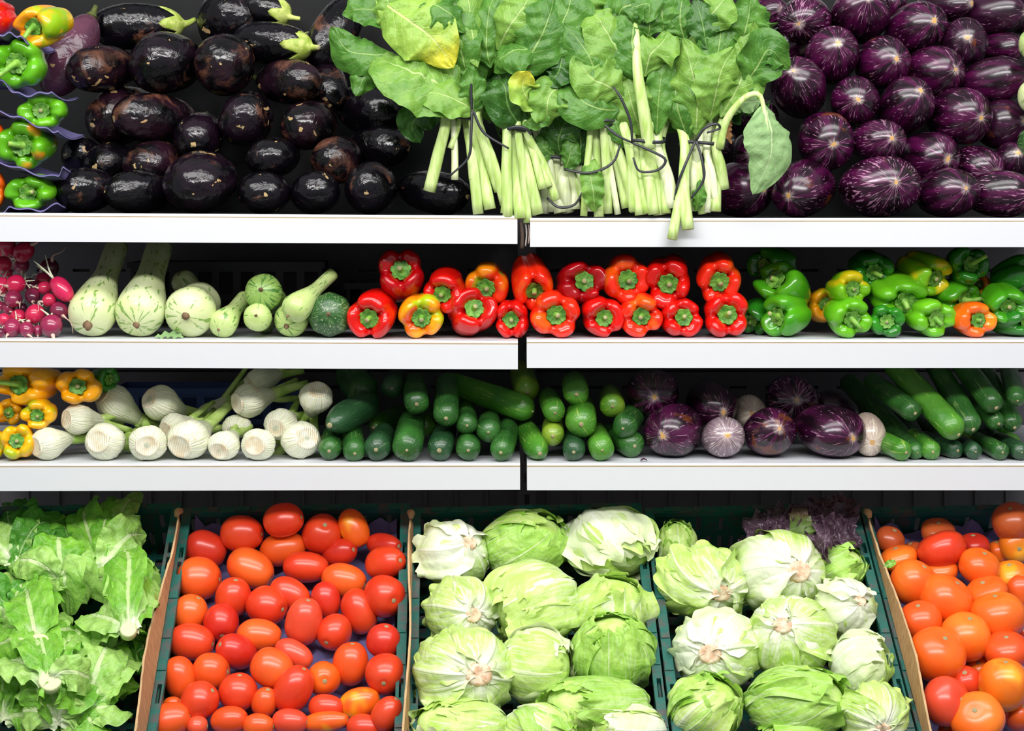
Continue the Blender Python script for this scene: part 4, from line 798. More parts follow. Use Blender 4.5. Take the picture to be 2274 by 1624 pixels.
# ---- purple moulded paper trays
def tray(pts, label, k):
    nu, nv = 26, 8; V = np.zeros((2, nu, nv, 3)); pp = spline([(x, y, 0) for x, y in pts], nu)
    for q in range(2):
        for i in range(nu):
            for j in range(nv):
                Y = 0.012+0.20*j/(nv-1); V[q, i, j] = P(pp[i, 0], pp[i, 1], 0.012)+np.array([0, Y-0.012, 0.003*math.sin(i*0.9+k)*(1-j/(nv-1))-0.010*math.sin(PI*j/(nv-1))-q*0.003])
    o = nu*nv; F = gridF(nu, nv)+[tuple(reversed(f)) for f in gridF(nu, nv, off=o)]
    for i in range(nu-1): F.append((i*nv, i*nv+o, (i+1)*nv+o, (i+1)*nv))
    for j in range(nv-1): F.append(((nu-1)*nv+j, (nu-1)*nv+j+o, (nu-1)*nv+j+1+o, (nu-1)*nv+j+1))
    tag(mk('paper_tray', V, F, M['purple_paper']), label, 'tray', 'purple moulded paper trays')
tray([(-80, 70), (-10, 74), (30, 74), (60, 90)], 'purple paper tray under the topmost red pepper', 1); tray([(-80, 170), (0, 178), (35, 205), (75, 208), (115, 200)], 'purple paper tray under the long-stemmed green pepper', 2)
tray([(-80, 235), (0, 247), (50, 262), (100, 284), (128, 290)], 'purple paper tray under the round green pepper', 3); tray([(-80, 345), (0, 358), (60, 378), (120, 390), (140, 372)], 'purple paper tray under the orange-blushed green pepper', 4); tray([(-80, 474), (0, 470), (30, 458), (80, 466), (128, 452)], 'lowest purple paper tray on the top shelf', 5)
# ---- radishes
RM = [mat_pepper('red_radish', '#c02048', deep='#d03058'), mat_pepper('dusky_radish', '#94294e', '#5a1c34', amt=0.5), mat_pepper('bright_radish', '#d8285a', deep='#c81c4a')]
M['root'] = flat('radish_root', '#d8b8a8', 0.7, 0.25); M['pale_stalk'] = mat_green_part('radish_stalk', '#cfd8b0', '#e4e2cc', 60, 0.5, 0.2)
ent = {1: [], 2: [], 3: []}
for (zx, zy, dia, asp, ang, tilt, Yf, mi, row, look) in [
  (325, 705, 140, 1.0, -70, 40, .02, 1, 1, 'large dusky red radish'), (75, 742, 112, 1.05, -110, 50, .03, 1, 1, 'wrinkled dusky radish'), (168, 732, 92, 1.1, -60, 45, .03, 1, 1, 'small dark radish'), (240, 738, 70, 1.0, -80, 45, .05, 1, 1, 'tiny dark radish'), (0, 765, 60, 1.0, -90, 45, .02, 1, 1, 'radish at the picture edge'),
  (375, 600, 118, 1.0, -40, 45, .04, 1, 2, 'blackened radish'), (220, 620, 122, 1.05, -120, 45, .04, 0, 2, 'bright red radish with leaf stub'), (115, 642, 106, 1.0, -30, 50, .05, 0, 2, 'red radish with long root'), (25, 655, 84, 1.0, -30, 45, .05, 0, 2, 'red radish near the edge'), (310, 530, 86, 1.0, 200, 40, .06, 0, 2, 'small red radish'), (205, 505, 96, 1.15, -60, 45, .08, 1, 2, 'mottled red radish'), (85, 525, 110, .95, -30, 45, .07, 1, 2, 'muddy red radish'), (55, 582, 82, 1.0, -50, 50, .07, 1, 2, 'muddy small radish'), (140, 580, 60, 1.0, -80, 45, .10, 1, 2, 'half-hidden radish'), (5, 570, 60, 1.0, -90, 45, .08, 1, 2, 'edge radish with fine roots'),
  (392, 462, 118, 1.55, -48, 12, .05, 2, 3, 'long pink-red radish with white stalks'), (98, 430, 120, 1.0, 200, 50, .08, 2, 3, 'bright round radish'), (12, 440, 104, 1.05, -80, 50, .08, 0, 3, 'bright radish cut by the frame'), (282, 455, 86, 1.0, 180, 40, .09, 0, 3, 'red radish beside the long one'), (190, 440, 90, 1.0, -80, 40, .12, 1, 3, 'dark half-hidden radish'), (150, 225, 124, 1.15, 40, 20, .16, 0, 3, 'shaded radish with root up'), (40, 200, 120, 1.2, 70, 20, .17, 0, 3, 'shaded long radish'), (18, 310, 110, 1.0, -80, 45, .12, 0, 3, 'shaded radish at the edge'), (310, 330, 124, 1.0, 60, 30, .17, 1, 3, 'dark radish in shadow'), (270, 405, 94, 1.0, -60, 45, .14, 0, 3, 'radish behind white stalks'), (130, 310, 110, 1.0, -60, 45, .15, 1, 3, 'dark back radish'), (45, 360, 70, 1.0, -60, 45, .11, 0, 3, 'small crowded radish')]:
    px, py, w = zx*.3518, 480+zy*.3518, dia*.3518; sd += 1; d = adir(ang, tilt); R = frame(d); r = w*S(Yf)/2; hl = r*asp*1.05; V = ovoid(r, r, hl, sd, -0.05, 2.2, 0.02, 16, 24); c = settle('radish', V, R, px, py, Yf, tier=2 if row == 1 else None, tol=0.8, floor=2)
    o = thing('radish', '', 'radish', 'radishes on the middle shelf', c, R); mk('body', *capped(V), RM[mi], o); r2 = np.random.default_rng(sd); ln = r*r2.uniform(1.2, 2.6); q = r2.normal(size=(3, 2))*r*0.55
    mk('tap_root', *tube([(0, 0, hl*0.9), (q[0, 0]*.3, q[0, 1]*.3, hl+ln*.3), (q[1, 0], q[1, 1], hl+ln*.7), (q[1, 0]+q[2, 0], q[1, 1]+q[2, 1], hl+ln)], [r*0.22, r*0.07, r*0.035, r*0.02], 12, 6, 1, (1, 0, 0)), M['root'], o)
    for k in range(6 if 'white stalks' in look and asp > 1.2 else 3):
        a = k*2.1+sd; l = r*(2.6 if asp > 1.5 else 0.8); mk('leaf_stalk', *tube([(0, 0, -hl*0.92), (r*.25*math.cos(a), r*.25*math.sin(a), -hl-l*.4), (r*.9*math.cos(a), r*.9*math.sin(a), -hl-l)], [r*0.13, r*0.10, r*0.05], 8, 6, 1, (1, 0, 0)), M['pale_stalk'], o)
    ent[row].append((o, px, look))
relabel(ent[1], 'bottom of radish pile'); relabel(ent[2], 'middle of radish pile'); relabel(ent[3], 'top of radish pile')
# ---- marrows and zucchini
def sq_long(px, py, w, bx, by, depth, neck, Yf, mat, seed, label, **k):
    """bulb at px,py; neck end showing at bx,by about depth metres further back"""
    a, b = P(px, py, Yf+.05), P(bx, by, Yf+.05+depth); d = unit(a-b); ang = math.degrees(math.atan2(d[2], d[0])); tilt = math.degrees(math.asin(-d[1])); return make_squash(px, py, w, ang, tilt, float(np.linalg.norm(a-b)), neck, Yf, mat, seed, k.pop('snap', False), label, **k)
sq_long(206, 695, 108, 262, 545, .20, .50, .02, 'pale', 501, 'large pale marrow leaning back, beside the radishes', scar=1.9, snap=True)
sq_long(312, 694, 112, 356, 545, .20, .56, .02, 'pale', 502, 'large pale marrow leaning back, second from the radishes', scar=1.3, snap=True)
make_squash(424, 696, 114, 260, 82, .09, .85, .02, 'pale', 503, True, 'round pale marrow end with brown scarred patch', scar=1.5)
sq_long(497, 716, 64, 545, 658, .09, .55, .03, 'light', 504, 'small light green zucchini leaning right', snap=True)
make_squash(572, 722, 63, 90, 80, .12, .7, .03, 'light', 505, True, 'smallest pale zucchini seen end on'); sq_long(660, 682, 66, 742, 605, .07, .45, .012, 'light', 509, 'light green zucchini slanting up to the right'); make_squash(648, 724, 76, 240, 66, .10, .7, .05, 'mid', 506, True, 'striped zucchini under the slanting one', scar=1.6)
make_squash(733, 709, 98, 90, 85, .06, .9, .03, 'dark', 507, True, 'dark green round squash beside the red peppers', scar=1.0); make_squash(586, 650, 84, 100, 78, .10, .8, .045, 'round', 508, False, 'round green striped squash resting on the small zucchinis', scar=1.2)
make_squash(410, 650, 56, 120, 40, .12, .9, .2, 'pale', 510, False, 'pale zucchini in shadow behind the round marrow')
for (px, py, w, mt, lb) in ((2304, 214, 84, 'pale', 'pale green squash peeking out at right edge beside striped eggplants'), (2306, 322, 90, 'dark', 'dark green squash peeking out at right edge beside striped eggplants'), (2302, 98, 76, 'light', 'light green squash at upper right edge behind striped eggplants')):
    sd += 1; o = make_squash(px, py, w, 185, 40, .10, .8, .12, mt, sd, False, lb, pile='edge'); o['group'] = 'squashes at the right edge of the top shelf'
# ---- fennel: px, py, width, angle of cut base, tilt, stalk length, depth, rest on shelf
ent = {1: [], 2: [], 3: []}
for (px, py, w, ang, tilt, tail, Yf, row, kw, look) in [
  (112, 988, 80, 190, 46, .8, .02, 1, {}, 'white fennel bulb with cut base facing left'), (238, 990, 90, 150, 72, .6, .02, 1, {}, 'white fennel bulb'), (329, 994, 86, -20, 82, .6, .015, 1, {}, 'fennel bulb with ribbed cut base'), (424, 988, 98, 215, 62, .7, .02, 1, {}, 'largest fennel bulb with ribbed cut'), (500, 998, 72, 230, 66, .5, .02, 1, {}, 'small fennel bulb with deep cut'), (576, 994, 78, 160, 82, .5, .02, 1, {}, 'round fennel bulb'), (664, 990, 90, 25, 55, .4, .03, 1, {}, 'white fennel bulb beside cucumbers'),
  (180, 932, 76, 170, 42, .9, .05, 2, {}, 'fennel bulb lying with stalk to the right'), (528, 944, 68, 250, 70, .6, .05, 2, dict(flat_=.75), 'small split fennel bulb'), (392, 946, 66, 195, 50, 1.2, .07, 2, {}, 'half-hidden fennel bulb'), (627, 940, 76, 210, 70, .4, .06, 2, {}, 'beige fennel bulb'), (262, 900, 88, 140, 22, 1.2, .11, 2, dict(ln=1.15), 'long fennel bulb lying on its side'),
  (364, 898, 86, 150, 42, .8, .10, 3, dict(cut=.6), 'fennel bulb with brown cut'), (560, 888, 82, 190, 38, 1.0, .09, 3, {}, 'fennel bulb with green stalk to the right'), (700, 888, 78, 70, 44, .5, .07, 3, {}, 'tall white fennel bulb beside cucumbers'), (582, 846, 70, 200, 30, .5, .18, 3, {}, 'pale fennel bulb in shadow'), (470, 918, 60, -135, 15, 2.0, .2, 3, dict(ln=1.2), 'shadowed fennel with long green stalks')]:
    sd += 1; o = make_fennel(px, py, w, ang, tilt, tail, Yf, sd, row == 1, **kw); ent[row].append((o, px, look))
relabel(ent[1], 'bottom row of fennel'); relabel(ent[2], 'middle row of fennel'); relabel(ent[3], 'top row of fennel')
# ---- cucumbers: end px, py, width, direction in which the body runs back (screen dx, dy px), depth run, length m
def cukes(rows, tier=3):
    global sd
    for where, row in rows:
        ent = []
        for (px, py, w, dx, dy, run, ln, Yf, mi, look) in row:
            sd += 1; s = S(.05); b = unit(np.array([dx*s, run, -dy*s])); o = make_cucumber('cucumbers on the lowest shelf', 'cuke', px, py, w, -b, ln, Yf, mi, sd, tier, where.startswith('bottom'), tip=2.4 if ('pointed' in look or 'grey tip' in look) else 1.0); ent.append((o, px, look))
        relabel(ent, where)
g = 'green cucumber end'
cukes([('bottom row of central cucumbers', [
  (732, 999, 50, -8, -20, .15, .16, .04, 0, 'small '+g), (787, 1003, 50, -25, -40, .15, .17, .03, 0, 'wrinkled '+g), (837, 1002, 58, 5, -12, .16, .17, .03, 2, 'dark '+g), (905, 990, 68, 0, -40, .16, .18, .025, 0, 'largest '+g), (977, 1002, 56, 8, -20, .16, .17, .03, 2, 'ridged dark '+g), (1040, 999, 54, -5, -10, .16, .17, .03, 0, 'bent '+g), (1114, 1003, 52, 18, -35, .15, .17, .025, 0, g), (1196, 1001, 56, -30, -30, .15, .17, .03, 1, 'pointed '+g), (1274, 1006, 50, 5, -25, .16, .17, .03, 2, 'dark '+g), (1336, 991, 57, -5, -15, .16, .17, .03, 1, 'bright '+g), (1403, 998, 60, -40, -8, .13, .16, .03, 0, 'light-striped '+g)]),
 ('middle row of central cucumbers', [
  (745, 938, 68, 60, -25, .10, .16, .05, 2, 'pointed dark cucumber'), (836, 947, 54, 45, -8, .12, .16, .05, 1, 'bright cucumber with grey tip'), (944, 947, 50, 8, -10, .16, .17, .06, 1, 'bright '+g), (1037, 942, 48, -10, -18, .16, .17, .06, 0, g), (1085, 957, 54, 0, -10, .16, .17, .06, 0, 'round '+g), (1154, 961, 46, 12, -12, .15, .16, .07, 1, 'small '+g), (1228, 966, 50, 5, -8, .16, .17, .06, 3, 'yellowish '+g), (1291, 938, 70, 8, -16, .16, .18, .055, 1, 'thick '+g), (1387, 947, 56, 40, -22, .13, .16, .06, 0, g)]),
 ('top row of central cucumbers', [
  (991, 921, 57, -3, -55, .14, .18, .05, 0, 'knobbly grey-green cucumber end'), (1165, 908, 60, -150, -40, .08, .20, .05, 1, 'long cucumber lying sideways'), (1231, 914, 50, -14, -18, .16, .17, .07, 1, g), (925, 893, 57, -15, -28, .15, .17, .08, 0, g), (1280, 873, 58, 0, -10, .16, .17, .09, 1, g), (1360, 900, 56, 5, -5, .16, .17, .09, 3, 'yellow-green cucumber end'), (806, 868, 74, -50, -30, .12, .16, .11, 0, 'fat dark cucumber'), (872, 860, 52, 0, -8, .15, .16, .16, 2, 'shadowed cucumber'), (1170, 866, 56, -15, -35, .14, .16, .17, 3, 'shadowed cucumber')])])
cukes([('bottom row of right-hand cucumbers', [
  (2004, 1006, 46, -50, -20, .12, .15, .03, 1, 'light-striped '+g), (2034, 1012, 38, -8, -20, .15, .15, .05, 0, 'thin '+g), (2068, 1010, 44, -4, -16, .15, .15, .02, 1, 'bright striped '+g), (2120, 1011, 42, -40, -6, .13, .15, .04, 2, 'dark '+g), (2163, 1010, 38, -5, -6, .15, .15, .05, 2, 'small dark '+g), (2222, 1010, 40, -12, -8, .15, .15, .04, 0, g), (2265, 1010, 40, -6, -6, .15, .15, .04, 2, 'dark '+g)]),
 ('heap of leaning right-hand cucumbers', [
  (2000, 970, 53, -85, -105, .13, .21, .03, 0, 'cucumber leaning against cream eggplant'), (2116, 952, 60, -95, -125, .13, .22, .03, 1, 'bright yellow-green cucumber'), (2154, 942, 52, -40, -115, .13, .21, .04, 0, 'pale-ribbed cucumber'), (2024, 912, 50, -50, -45, .13, .18, .06, 0, 'short dark cucumber'), (2204, 895, 52, -48, -95, .12, .20, .05, 0, 'warty cucumber'), (2212, 936, 42, -30, -50, .13, .17, .07, 0, 'cucumber under the warty one'), (2248, 940, 46, -18, -95, .12, .19, .06, 0, 'bent cucumber'), (2258, 884, 42, 22, -50, .12, .17, .045, 0, 'cucumber cut by the frame'), (2204, 976, 42, -12, -22, .15, .16, .06, 2, 'dark cucumber end'), (2247, 982, 40, -6, -10, .15, .16, .05, 1, 'bright cucumber end'), (2030, 966, 42, 4, -40, .14, .16, .10, 2, 'shadowed upright cucumber'), (2090, 966, 46, -40, -12, .13, .16, .09, 2, 'shadowed lying cucumber'), (2142, 974, 36, 0, -10, .15, .15, .10, 3, 'small yellowish cucumber end'), (2232, 948, 30, -6, -8, .15, .15, .09, 1, 'tiny cucumber end')])])
# ---- tomatoes (zoom coordinates scaled to the picture)
k_ = .335; ent = {}
PLUM = [(470, 420, 275, 230, -20, 2, None), (710, 315, 275, 225, 0, 0, None), (985, 225, 262, 212, 12, 0, None), (1240, 318, 242, 262, 90, 0, (1272, 232)), (1450, 283, 255, 178, -62, 3, None), (980, 415, 300, 205, 14, 1, None), (1355, 440, 252, 180, 14, 2, (1462, 405)), (1650, 388, 272, 140, 10, 2, (1762, 382)), (1660, 510, 300, 206, 8, 0, (1775, 470)), (425, 617, 285, 268, 0, 1, None), (765, 547, 315, 235, -26, 1, None), (1135, 537, 292, 190, -5, 0, None), (1385, 627, 292, 212, -10, 1, None), (1657, 730, 272, 246, 0, 0, (1728, 735)), (650, 737, 252, 224, 80, 0, None), (1030, 715, 275, 185, -28, 0, None), (1265, 757, 232, 178, -75, 2, None), (875, 795, 262, 242, 0, 0, (995, 805)), (1120, 898, 306, 232, 78, 7, None), (1487, 832, 292, 210, -68, 0, None), (365, 838, 232, 222, 60, 1, None), (570, 907, 240, 205, -45, 2, (595, 982)), (825, 990, 286, 200, -5, 1, None), (1320, 970, 214, 218, 60, 0, (1275, 1020)), (1650, 1027, 214, 218, 80, 2, None), (375, 1032, 300, 228, -5, 0, None), (670, 1097, 280, 212, -32, 2, (566, 1026)), (1055, 1115, 264, 160, -26, 7, None), (910, 1212, 286, 242, -30, 1, None), (1430, 1177, 272, 228, 85, 1, None), (1657, 1247, 236, 256, 90, 0, (1656, 1280)), (300, 1278, 284, 202, -75, 1, None), (505, 1228, 232, 230, 0, 1, None), (1250, 1278, 206, 216, 0, 3, (1270, 1265)), (430, 1422, 236, 236, 40, 0, None), (685, 1363, 228, 246, 85, 0, None), (1050, 1345, 312, 236, 62, 0, None), (860, 1432, 192, 160, 75, 1, None), (1490, 1437, 268, 188, 14, 3, None), (1270, 1467, 232, 160, 0, 0, None), (1668, 1512, 240, 180, 58, 0, None), (220, 1560, 316, 224, 18, 1, None), (245, 1440, 116, 80, 10, 3, None), (627, 1552, 244, 172, 8, 1, None), (1030, 1562, 234, 160, 0, 7, None), (820, 1590, 200, 150, 0, 1, None), (1265, 1562, 306, 124, 8, 3, None), (1520, 1600, 226, 160, 0, 0, None), (415, 1592, 130, 130, 0, 7, None)]
looks = {0: 'red plum tomato', 1: 'orange-red plum tomato', 2: 'deep red plum tomato', 3: 'yellow-tinged plum tomato', 7: 'pinkish red plum tomato'}
for i, (zx, zy, w, h, ang, mi, sc) in enumerate(PLUM):
    sd += 1; px, py = 300+zx*k_, 1080+zy*k_; o = make_tomato('plum', 'plum tomatoes in the crate', px, py, w*k_, h*k_, ang, mi, sd, -0.030+0.012*(i in (18, 36, 28, 34))+0.020*(px > 845), None if sc is None else (300+sc[0]*k_, 1080+sc[1]*k_))
    row = min(6, int((py-1110)//76)); ent.setdefault(row, []).append((o, px, looks[mi]))
for r, e in ent.items(): relabel(e, ('back', 'second', 'third', 'fourth', 'fifth', 'sixth', 'front')[r]+' row of plum tomatoes')
ent = {}
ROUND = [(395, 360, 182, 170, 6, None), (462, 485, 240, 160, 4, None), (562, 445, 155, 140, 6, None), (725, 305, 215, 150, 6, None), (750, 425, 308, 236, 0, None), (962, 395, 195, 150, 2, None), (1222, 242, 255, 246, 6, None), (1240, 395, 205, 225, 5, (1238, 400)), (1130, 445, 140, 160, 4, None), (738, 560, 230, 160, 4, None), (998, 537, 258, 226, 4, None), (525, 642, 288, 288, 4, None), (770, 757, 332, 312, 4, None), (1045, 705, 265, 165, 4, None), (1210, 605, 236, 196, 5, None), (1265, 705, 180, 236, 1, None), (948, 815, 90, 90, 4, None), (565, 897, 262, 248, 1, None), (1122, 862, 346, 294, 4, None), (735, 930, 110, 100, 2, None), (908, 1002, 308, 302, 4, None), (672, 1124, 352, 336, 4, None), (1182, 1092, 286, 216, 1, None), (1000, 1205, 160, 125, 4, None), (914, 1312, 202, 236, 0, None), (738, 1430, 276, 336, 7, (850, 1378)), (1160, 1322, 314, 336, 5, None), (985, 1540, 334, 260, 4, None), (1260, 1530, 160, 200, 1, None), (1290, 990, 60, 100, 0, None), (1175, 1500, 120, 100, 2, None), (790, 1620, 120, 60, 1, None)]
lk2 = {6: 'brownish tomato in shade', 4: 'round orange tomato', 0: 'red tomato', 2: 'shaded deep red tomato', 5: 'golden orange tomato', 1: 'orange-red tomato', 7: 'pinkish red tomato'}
for i, (zx, zy, w, h, mi, sc) in enumerate(ROUND):
    sd += 1; px, py = 1840+zx*.335, 1080+zy*.335; big = w > 255; o = make_tomato('round', 'round tomatoes in the crate', px, py, w*.335, h*.335, 90, mi, sd, 0.012 if big else (-0.035 if w < 165 else -0.012), None if sc is None else (1840+sc[0]*.335, 1080+sc[1]*.335), plum=False)
    row = min(5, int((py-1110)//88)); ent.setdefault(row, []).append((o, px, lk2[mi]))
for r, e in ent.items(): relabel(e, ('back', 'second', 'third', 'fourth', 'fifth', 'front')[r]+' row of round tomatoes')
# ---- iceberg lettuces
def ices(off, items, where):
    global sd
    for (zx, zy, w, h, stem, lk, hh, nl, label) in items:
        sd += 1; o = make_iceberg(off+zx*.335, 1080+zy*.335, w*.335, h*.335, None if stem is None else (off+stem[0]*.335, 1080+stem[1]*.335), lk, sd, hh, nl); o['label'] = label+', '+where
ices(880, [(375, 470, 430, 430, (490, 345), 'w', .0, 7, 'white iceberg lettuce in back left corner'), (865, 385, 540, 410, None, 'g', .0, 8, 'green crinkled iceberg lettuce in back middle'), (1430, 390, 590, 440, None, 'w', .0, 8, 'large pale iceberg lettuce with peeling leaf'), (440, 830, 440, 420, (515, 805), 'n', .0, 7, 'iceberg lettuce with pink cut stem, second row left'), (915, 790, 550, 490, None, 'n', .005, 8, 'smooth squarish iceberg lettuce in second row'), (1420, 800, 470, 370, None, 'n', .0, 7, 'smooth yellow-green iceberg lettuce in second row'), (450, 1235, 610, 530, (550, 1170), 'n', .005, 8, 'large iceberg lettuce with pink cut stem, third row'), (940, 1190, 440, 460, None, 'w', .0, 8, 'white iceberg lettuce with torn leaves, centre'), (1440, 1095, 510, 450, None, 'g', .0, 7, 'veined green iceberg lettuce, third row right'), (1310, 1440, 660, 320, None, 'g', .0, 7, 'wide green iceberg lettuce, fourth row right'), (420, 1590, 580, 330, None, 'n', .0, 7, 'iceberg lettuce in front left corner'), (960, 1600, 440, 260, None, 'g', .0, 7, 'iceberg lettuce in front middle'), (1520, 1600, 470, 260, None, 'n', .0, 7, 'frilly iceberg lettuce in front right corner')], 'beside tomatoes')
ices(1400, [(310, 380, 240, 280, None, 'g', -.01, 6, 'small ragged yellow-green lettuce at back left'), (470, 640, 560, 440, (565, 660), 'n', .0, 8, 'flat iceberg lettuce with ringed cut stem'), (990, 570, 540, 500, (1075, 510), 'n', .005, 8, 'large ribbed iceberg lettuce with cut stem'), (1390, 540, 320, 280, None, 'g', -.01, 6, 'small bright green lettuce below red lettuce'), (570, 1090, 530, 480, (500, 1045), 'w', .0, 8, 'iceberg lettuce with browned leaf'), (1060, 1000, 550, 480, (980, 860), 'n', .008, 8, 'iceberg lettuce in the centre with cut stem on top'), (1420, 805, 380, 350, (1490, 720), 'w', .0, 7, 'small white iceberg lettuce with brown stem'), (1530, 1185, 360, 410, None, 'w', .0, 7, 'pale iceberg lettuce at right wall'), (500, 1470, 450, 400, None, 'g', .0, 8, 'leafy loose iceberg lettuce at front left'), (1110, 1430, 630, 410, None, 'g', .0, 8, 'broad green iceberg lettuce at front'), (1610, 1500, 430, 350, (1625, 1560), 'n', .0, 7, 'iceberg lettuce with large cut stem at front right'), (1080, 1690, 420, 230, None, 'g', -.01, 6, 'lettuce at the very front')], 'right-hand lettuce crate')
# ---- loose leaf lettuces in the left crate
def loose(px, py, disc, leaves, label, seed, hh=0.0):
    """head of loose leaves: each leaf runs from the base to a tip given in picture pixels and arches over"""
    r2 = np.random.default_rng(seed); h0 = hh+(0.078 if disc else 0.0); base = PC(px, py, h0); t = thing('leaf_lettuce', label, 'lettuce', 'loose leaf lettuces in the left crate', base); s = S(-.05)
    for k, (tx, ty, w, mt, bow) in enumerate(leaves):
        tx = min(tx, 352-(ty-1200)*0.17); tip = PC(tx, ty, hh-0.03+0.006*r2.normal())-base; side = unit(np.cross(tip, CN)); wob = side*r2.normal()*0.012
        pts = [np.zeros(3), tip*0.3+CN*bow*0.75+wob*0.5, tip*0.68+CN*bow*0.95+wob, tip+CN*0.004]
        nrm = unit(CN+side*r2.normal()*0.35+np.array([0, -0.35, 0.1])); mkleaf('leaf', LM[mt], t, pts, nrm, w*s, seed*20+k, ruf=r2.uniform(0.10, 0.2), nruf=r2.integers(3, 7), cup=r2.uniform(-0.6, 0.15), shape=(1.25, 0.5), base=0.42, curl=r2.normal()*0.2, lob=0.06, nu=36, nv=23, jag=0.035, roll=r2.normal()*0.6, pucker=0.08, crum=0.045, rib=0.06)
    if disc:
        d = unit(np.array([0.12*r2.normal(), -0.8, 0.6])); q = disc*S(-.1)/2; e1 = unit(np.cross(d, (0, 0, 1.0))); e2 = np.cross(d, e1)
        G = np.array([[d*z+q*f*(e1*math.cos(b)+e2*math.sin(b)) for b in np.linspace(0, 2*PI, 20, endpoint=False)] for f, z in ((1.05, -0.012), (1.08, -0.002), (1.04, 0.0035), (0.97, 0.005), (0.82, 0.0052), (0.4, 0.005))]); mk('cut_stem', *capped(G), M['lettuce_cut2'], t)
M['lettuce_cut2'] = flat('lettuce_cut_pale', '#d3dca4', 0.5, 0.12, 0.4, 200)
def fan(px, py, n, L, w, a0, a1, seed, mats, bow=0.03):
    r2 = np.random.default_rng(seed); out = []
    for k in range(n):
        a = math.radians(a0+(a1-a0)*(k+0.5)/n+r2.normal()*8); l = L*r2.uniform(0.8, 1.15); out.append((px+math.cos(a)*l, py-math.sin(a)*l, w*r2.uniform(0.8, 1.2), mats[k % len(mats)], bow*r2.uniform(0.6, 1.5)))
    return out
ll = ['loose', 'loose_l', 'loose']
loose(35, 1255, 0, fan(35, 1255, 7, 120, 110, 20, 190, 1, ['loose_d', 'loose', 'loose_l'], .03)+[(20, 1120, 120, 'loose_d', .02), (60, 1105, 110, 'loose_d', .01)], 'dark green leaf lettuce in the back left corner', 61, .0)
loose(225, 1270, 0, [(205, 1110, 90, 'loose', .03), (238, 1098, 70, 'loose', .035), (310, 1100, 70, 'loose_l', .03), (150, 1160, 60, 'loose_d', .02), (262, 1150, 60, 'loose', .045), (330, 1190, 110, 'loose_l', .03), (345, 1240, 100, 'loose_l', .025)], 'leaf lettuce with tall upright leaves at the back', 62, .01)
loose(285, 1400, 34, [(190, 1300, 120, 'loose_l', .035), (240, 1220, 110, 'loose', .045), (275, 1240, 80, 'loose', .05), (330, 1275, 110, 'loose_l', .035), (350, 1350, 80, 'loose', .03), (215, 1370, 90, 'loose_l', .03), (235, 1430, 70, 'loose_l', .02), (330, 1430, 60, 'loose', .02), (300, 1300, 90, 'loose_l', .045)], 'leaf lettuce with pale curved midrib and cut base', 63, .01)
loose(140, 1300, 0, fan(140, 1290, 8, 85, 100, 0, 330, 4, ['loose_l', 'loose_l', 'loose'], .05), 'pale folded leaf lettuce near the back', 64, .015)
loose(84, 1437, 54, fan(84, 1437, 11, 100, 95, 0, 345, 5, ll, .04), 'leaf lettuce with wide pale cut base, upper of two', 65, .015)
loose(112, 1512, 46, fan(112, 1505, 11, 95, 95, 20, 350, 6, ll, .04), 'leaf lettuce with pale cut base, lower of two', 66, .025)
loose(215, 1490, 0, fan(215, 1480, 8, 90, 90, 0, 330, 7, ['loose', 'loose_l', 'loose_d'], .05), 'bright green leaf lettuce in the middle', 67, .0)
loose(190, 1600, 0, [(245, 1440, 110, 'loose_l', .055), (285, 1470, 100, 'loose_l', .05), (300, 1530, 90, 'loose', .045), (170, 1500, 90, 'loose', .05), (280, 1590, 90, 'loose_l', .04), (230, 1630, 80, 'loose', .04)], 'long romaine-like lettuce with white midrib at front right', 68, .015)
loose(20, 1500, 0, fan(20, 1500, 7, 85, 90, -60, 200, 9, ll, .045), 'crinkled leaf lettuce at left edge', 69, .01); loose(130, 1610, 0, fan(130, 1610, 7, 90, 100, -20, 200, 10, ['loose_l', 'loose_l', 'loose'], .045), 'pale veined leaf lettuce at the front edge', 70, .02); loose(10, 1600, 0, fan(10, 1600, 7, 90, 90, -20, 200, 11, ll, .04), 'leaf lettuce in front left corner', 71, .0)
loose(30, 1370, 0, fan(30, 1370, 7, 85, 95, -60, 220, 12, ['loose', 'loose_l', 'loose_d'], .04), 'leaf lettuce with broad leaves at left edge', 72, .0); loose(330, 1450, 0, fan(325, 1440, 6, 60, 80, 60, 300, 13, ['loose', 'loose_d'], .03), 'dark leaf lettuce squeezed against the cardboard', 73, -.01)
# ---- dark red frilly lettuce
r2 = np.random.default_rng(77); base = PC(1800, 1235, .0); t = thing('red_lettuce', 'dark red frilly lettuce at the back of the right-hand lettuce crate', 'lettuce', None, base)
for k, (tx, ty, w) in enumerate([(1640, 1205, 70), (1650, 1160, 80), (1700, 1135, 80), (1690, 1190, 80), (1770, 1120, 80), (1790, 1160, 90), (1840, 1105, 90), (1860, 1130, 100), (1895, 1110, 90), (1880, 1180, 100), (1850, 1200, 90), (1740, 1175, 80), (1820, 1190, 70), (1720, 1215, 70), (1912, 1195, 60)]):
    tip = PC(tx, ty, .035+.012*r2.normal())-base; mkleaf('leaf', LM['red'], t, [np.zeros(3), tip*0.5+CN*0.015, tip], unit(CN+np.array([r2.normal()*.5, -.6, 0])), w*S(0), 900+k, ruf=0.34, lob=0.10, nruf=6, cup=0.1, shape=(1.6, 0.45), base=0.2, nu=56, nv=19, jag=0.09, roll=r2.normal()*0.6, pucker=0.1)
mkleaf('leaf', mat_leaf('red_green_lettuce_leaf', '#5a7a34', '#6f8a44', '#9aa86a', 0, tipcol='#5a1f38', rough=0.35), t, [np.zeros(3), PC(1782, 1180, .045)-base, PC(1770, 1130, .055)-base], (0.1, -0.9, 0.3), 55*S(0), 990, ruf=0.25, nruf=6, shape=(1.5, 0.5), jag=0.12)
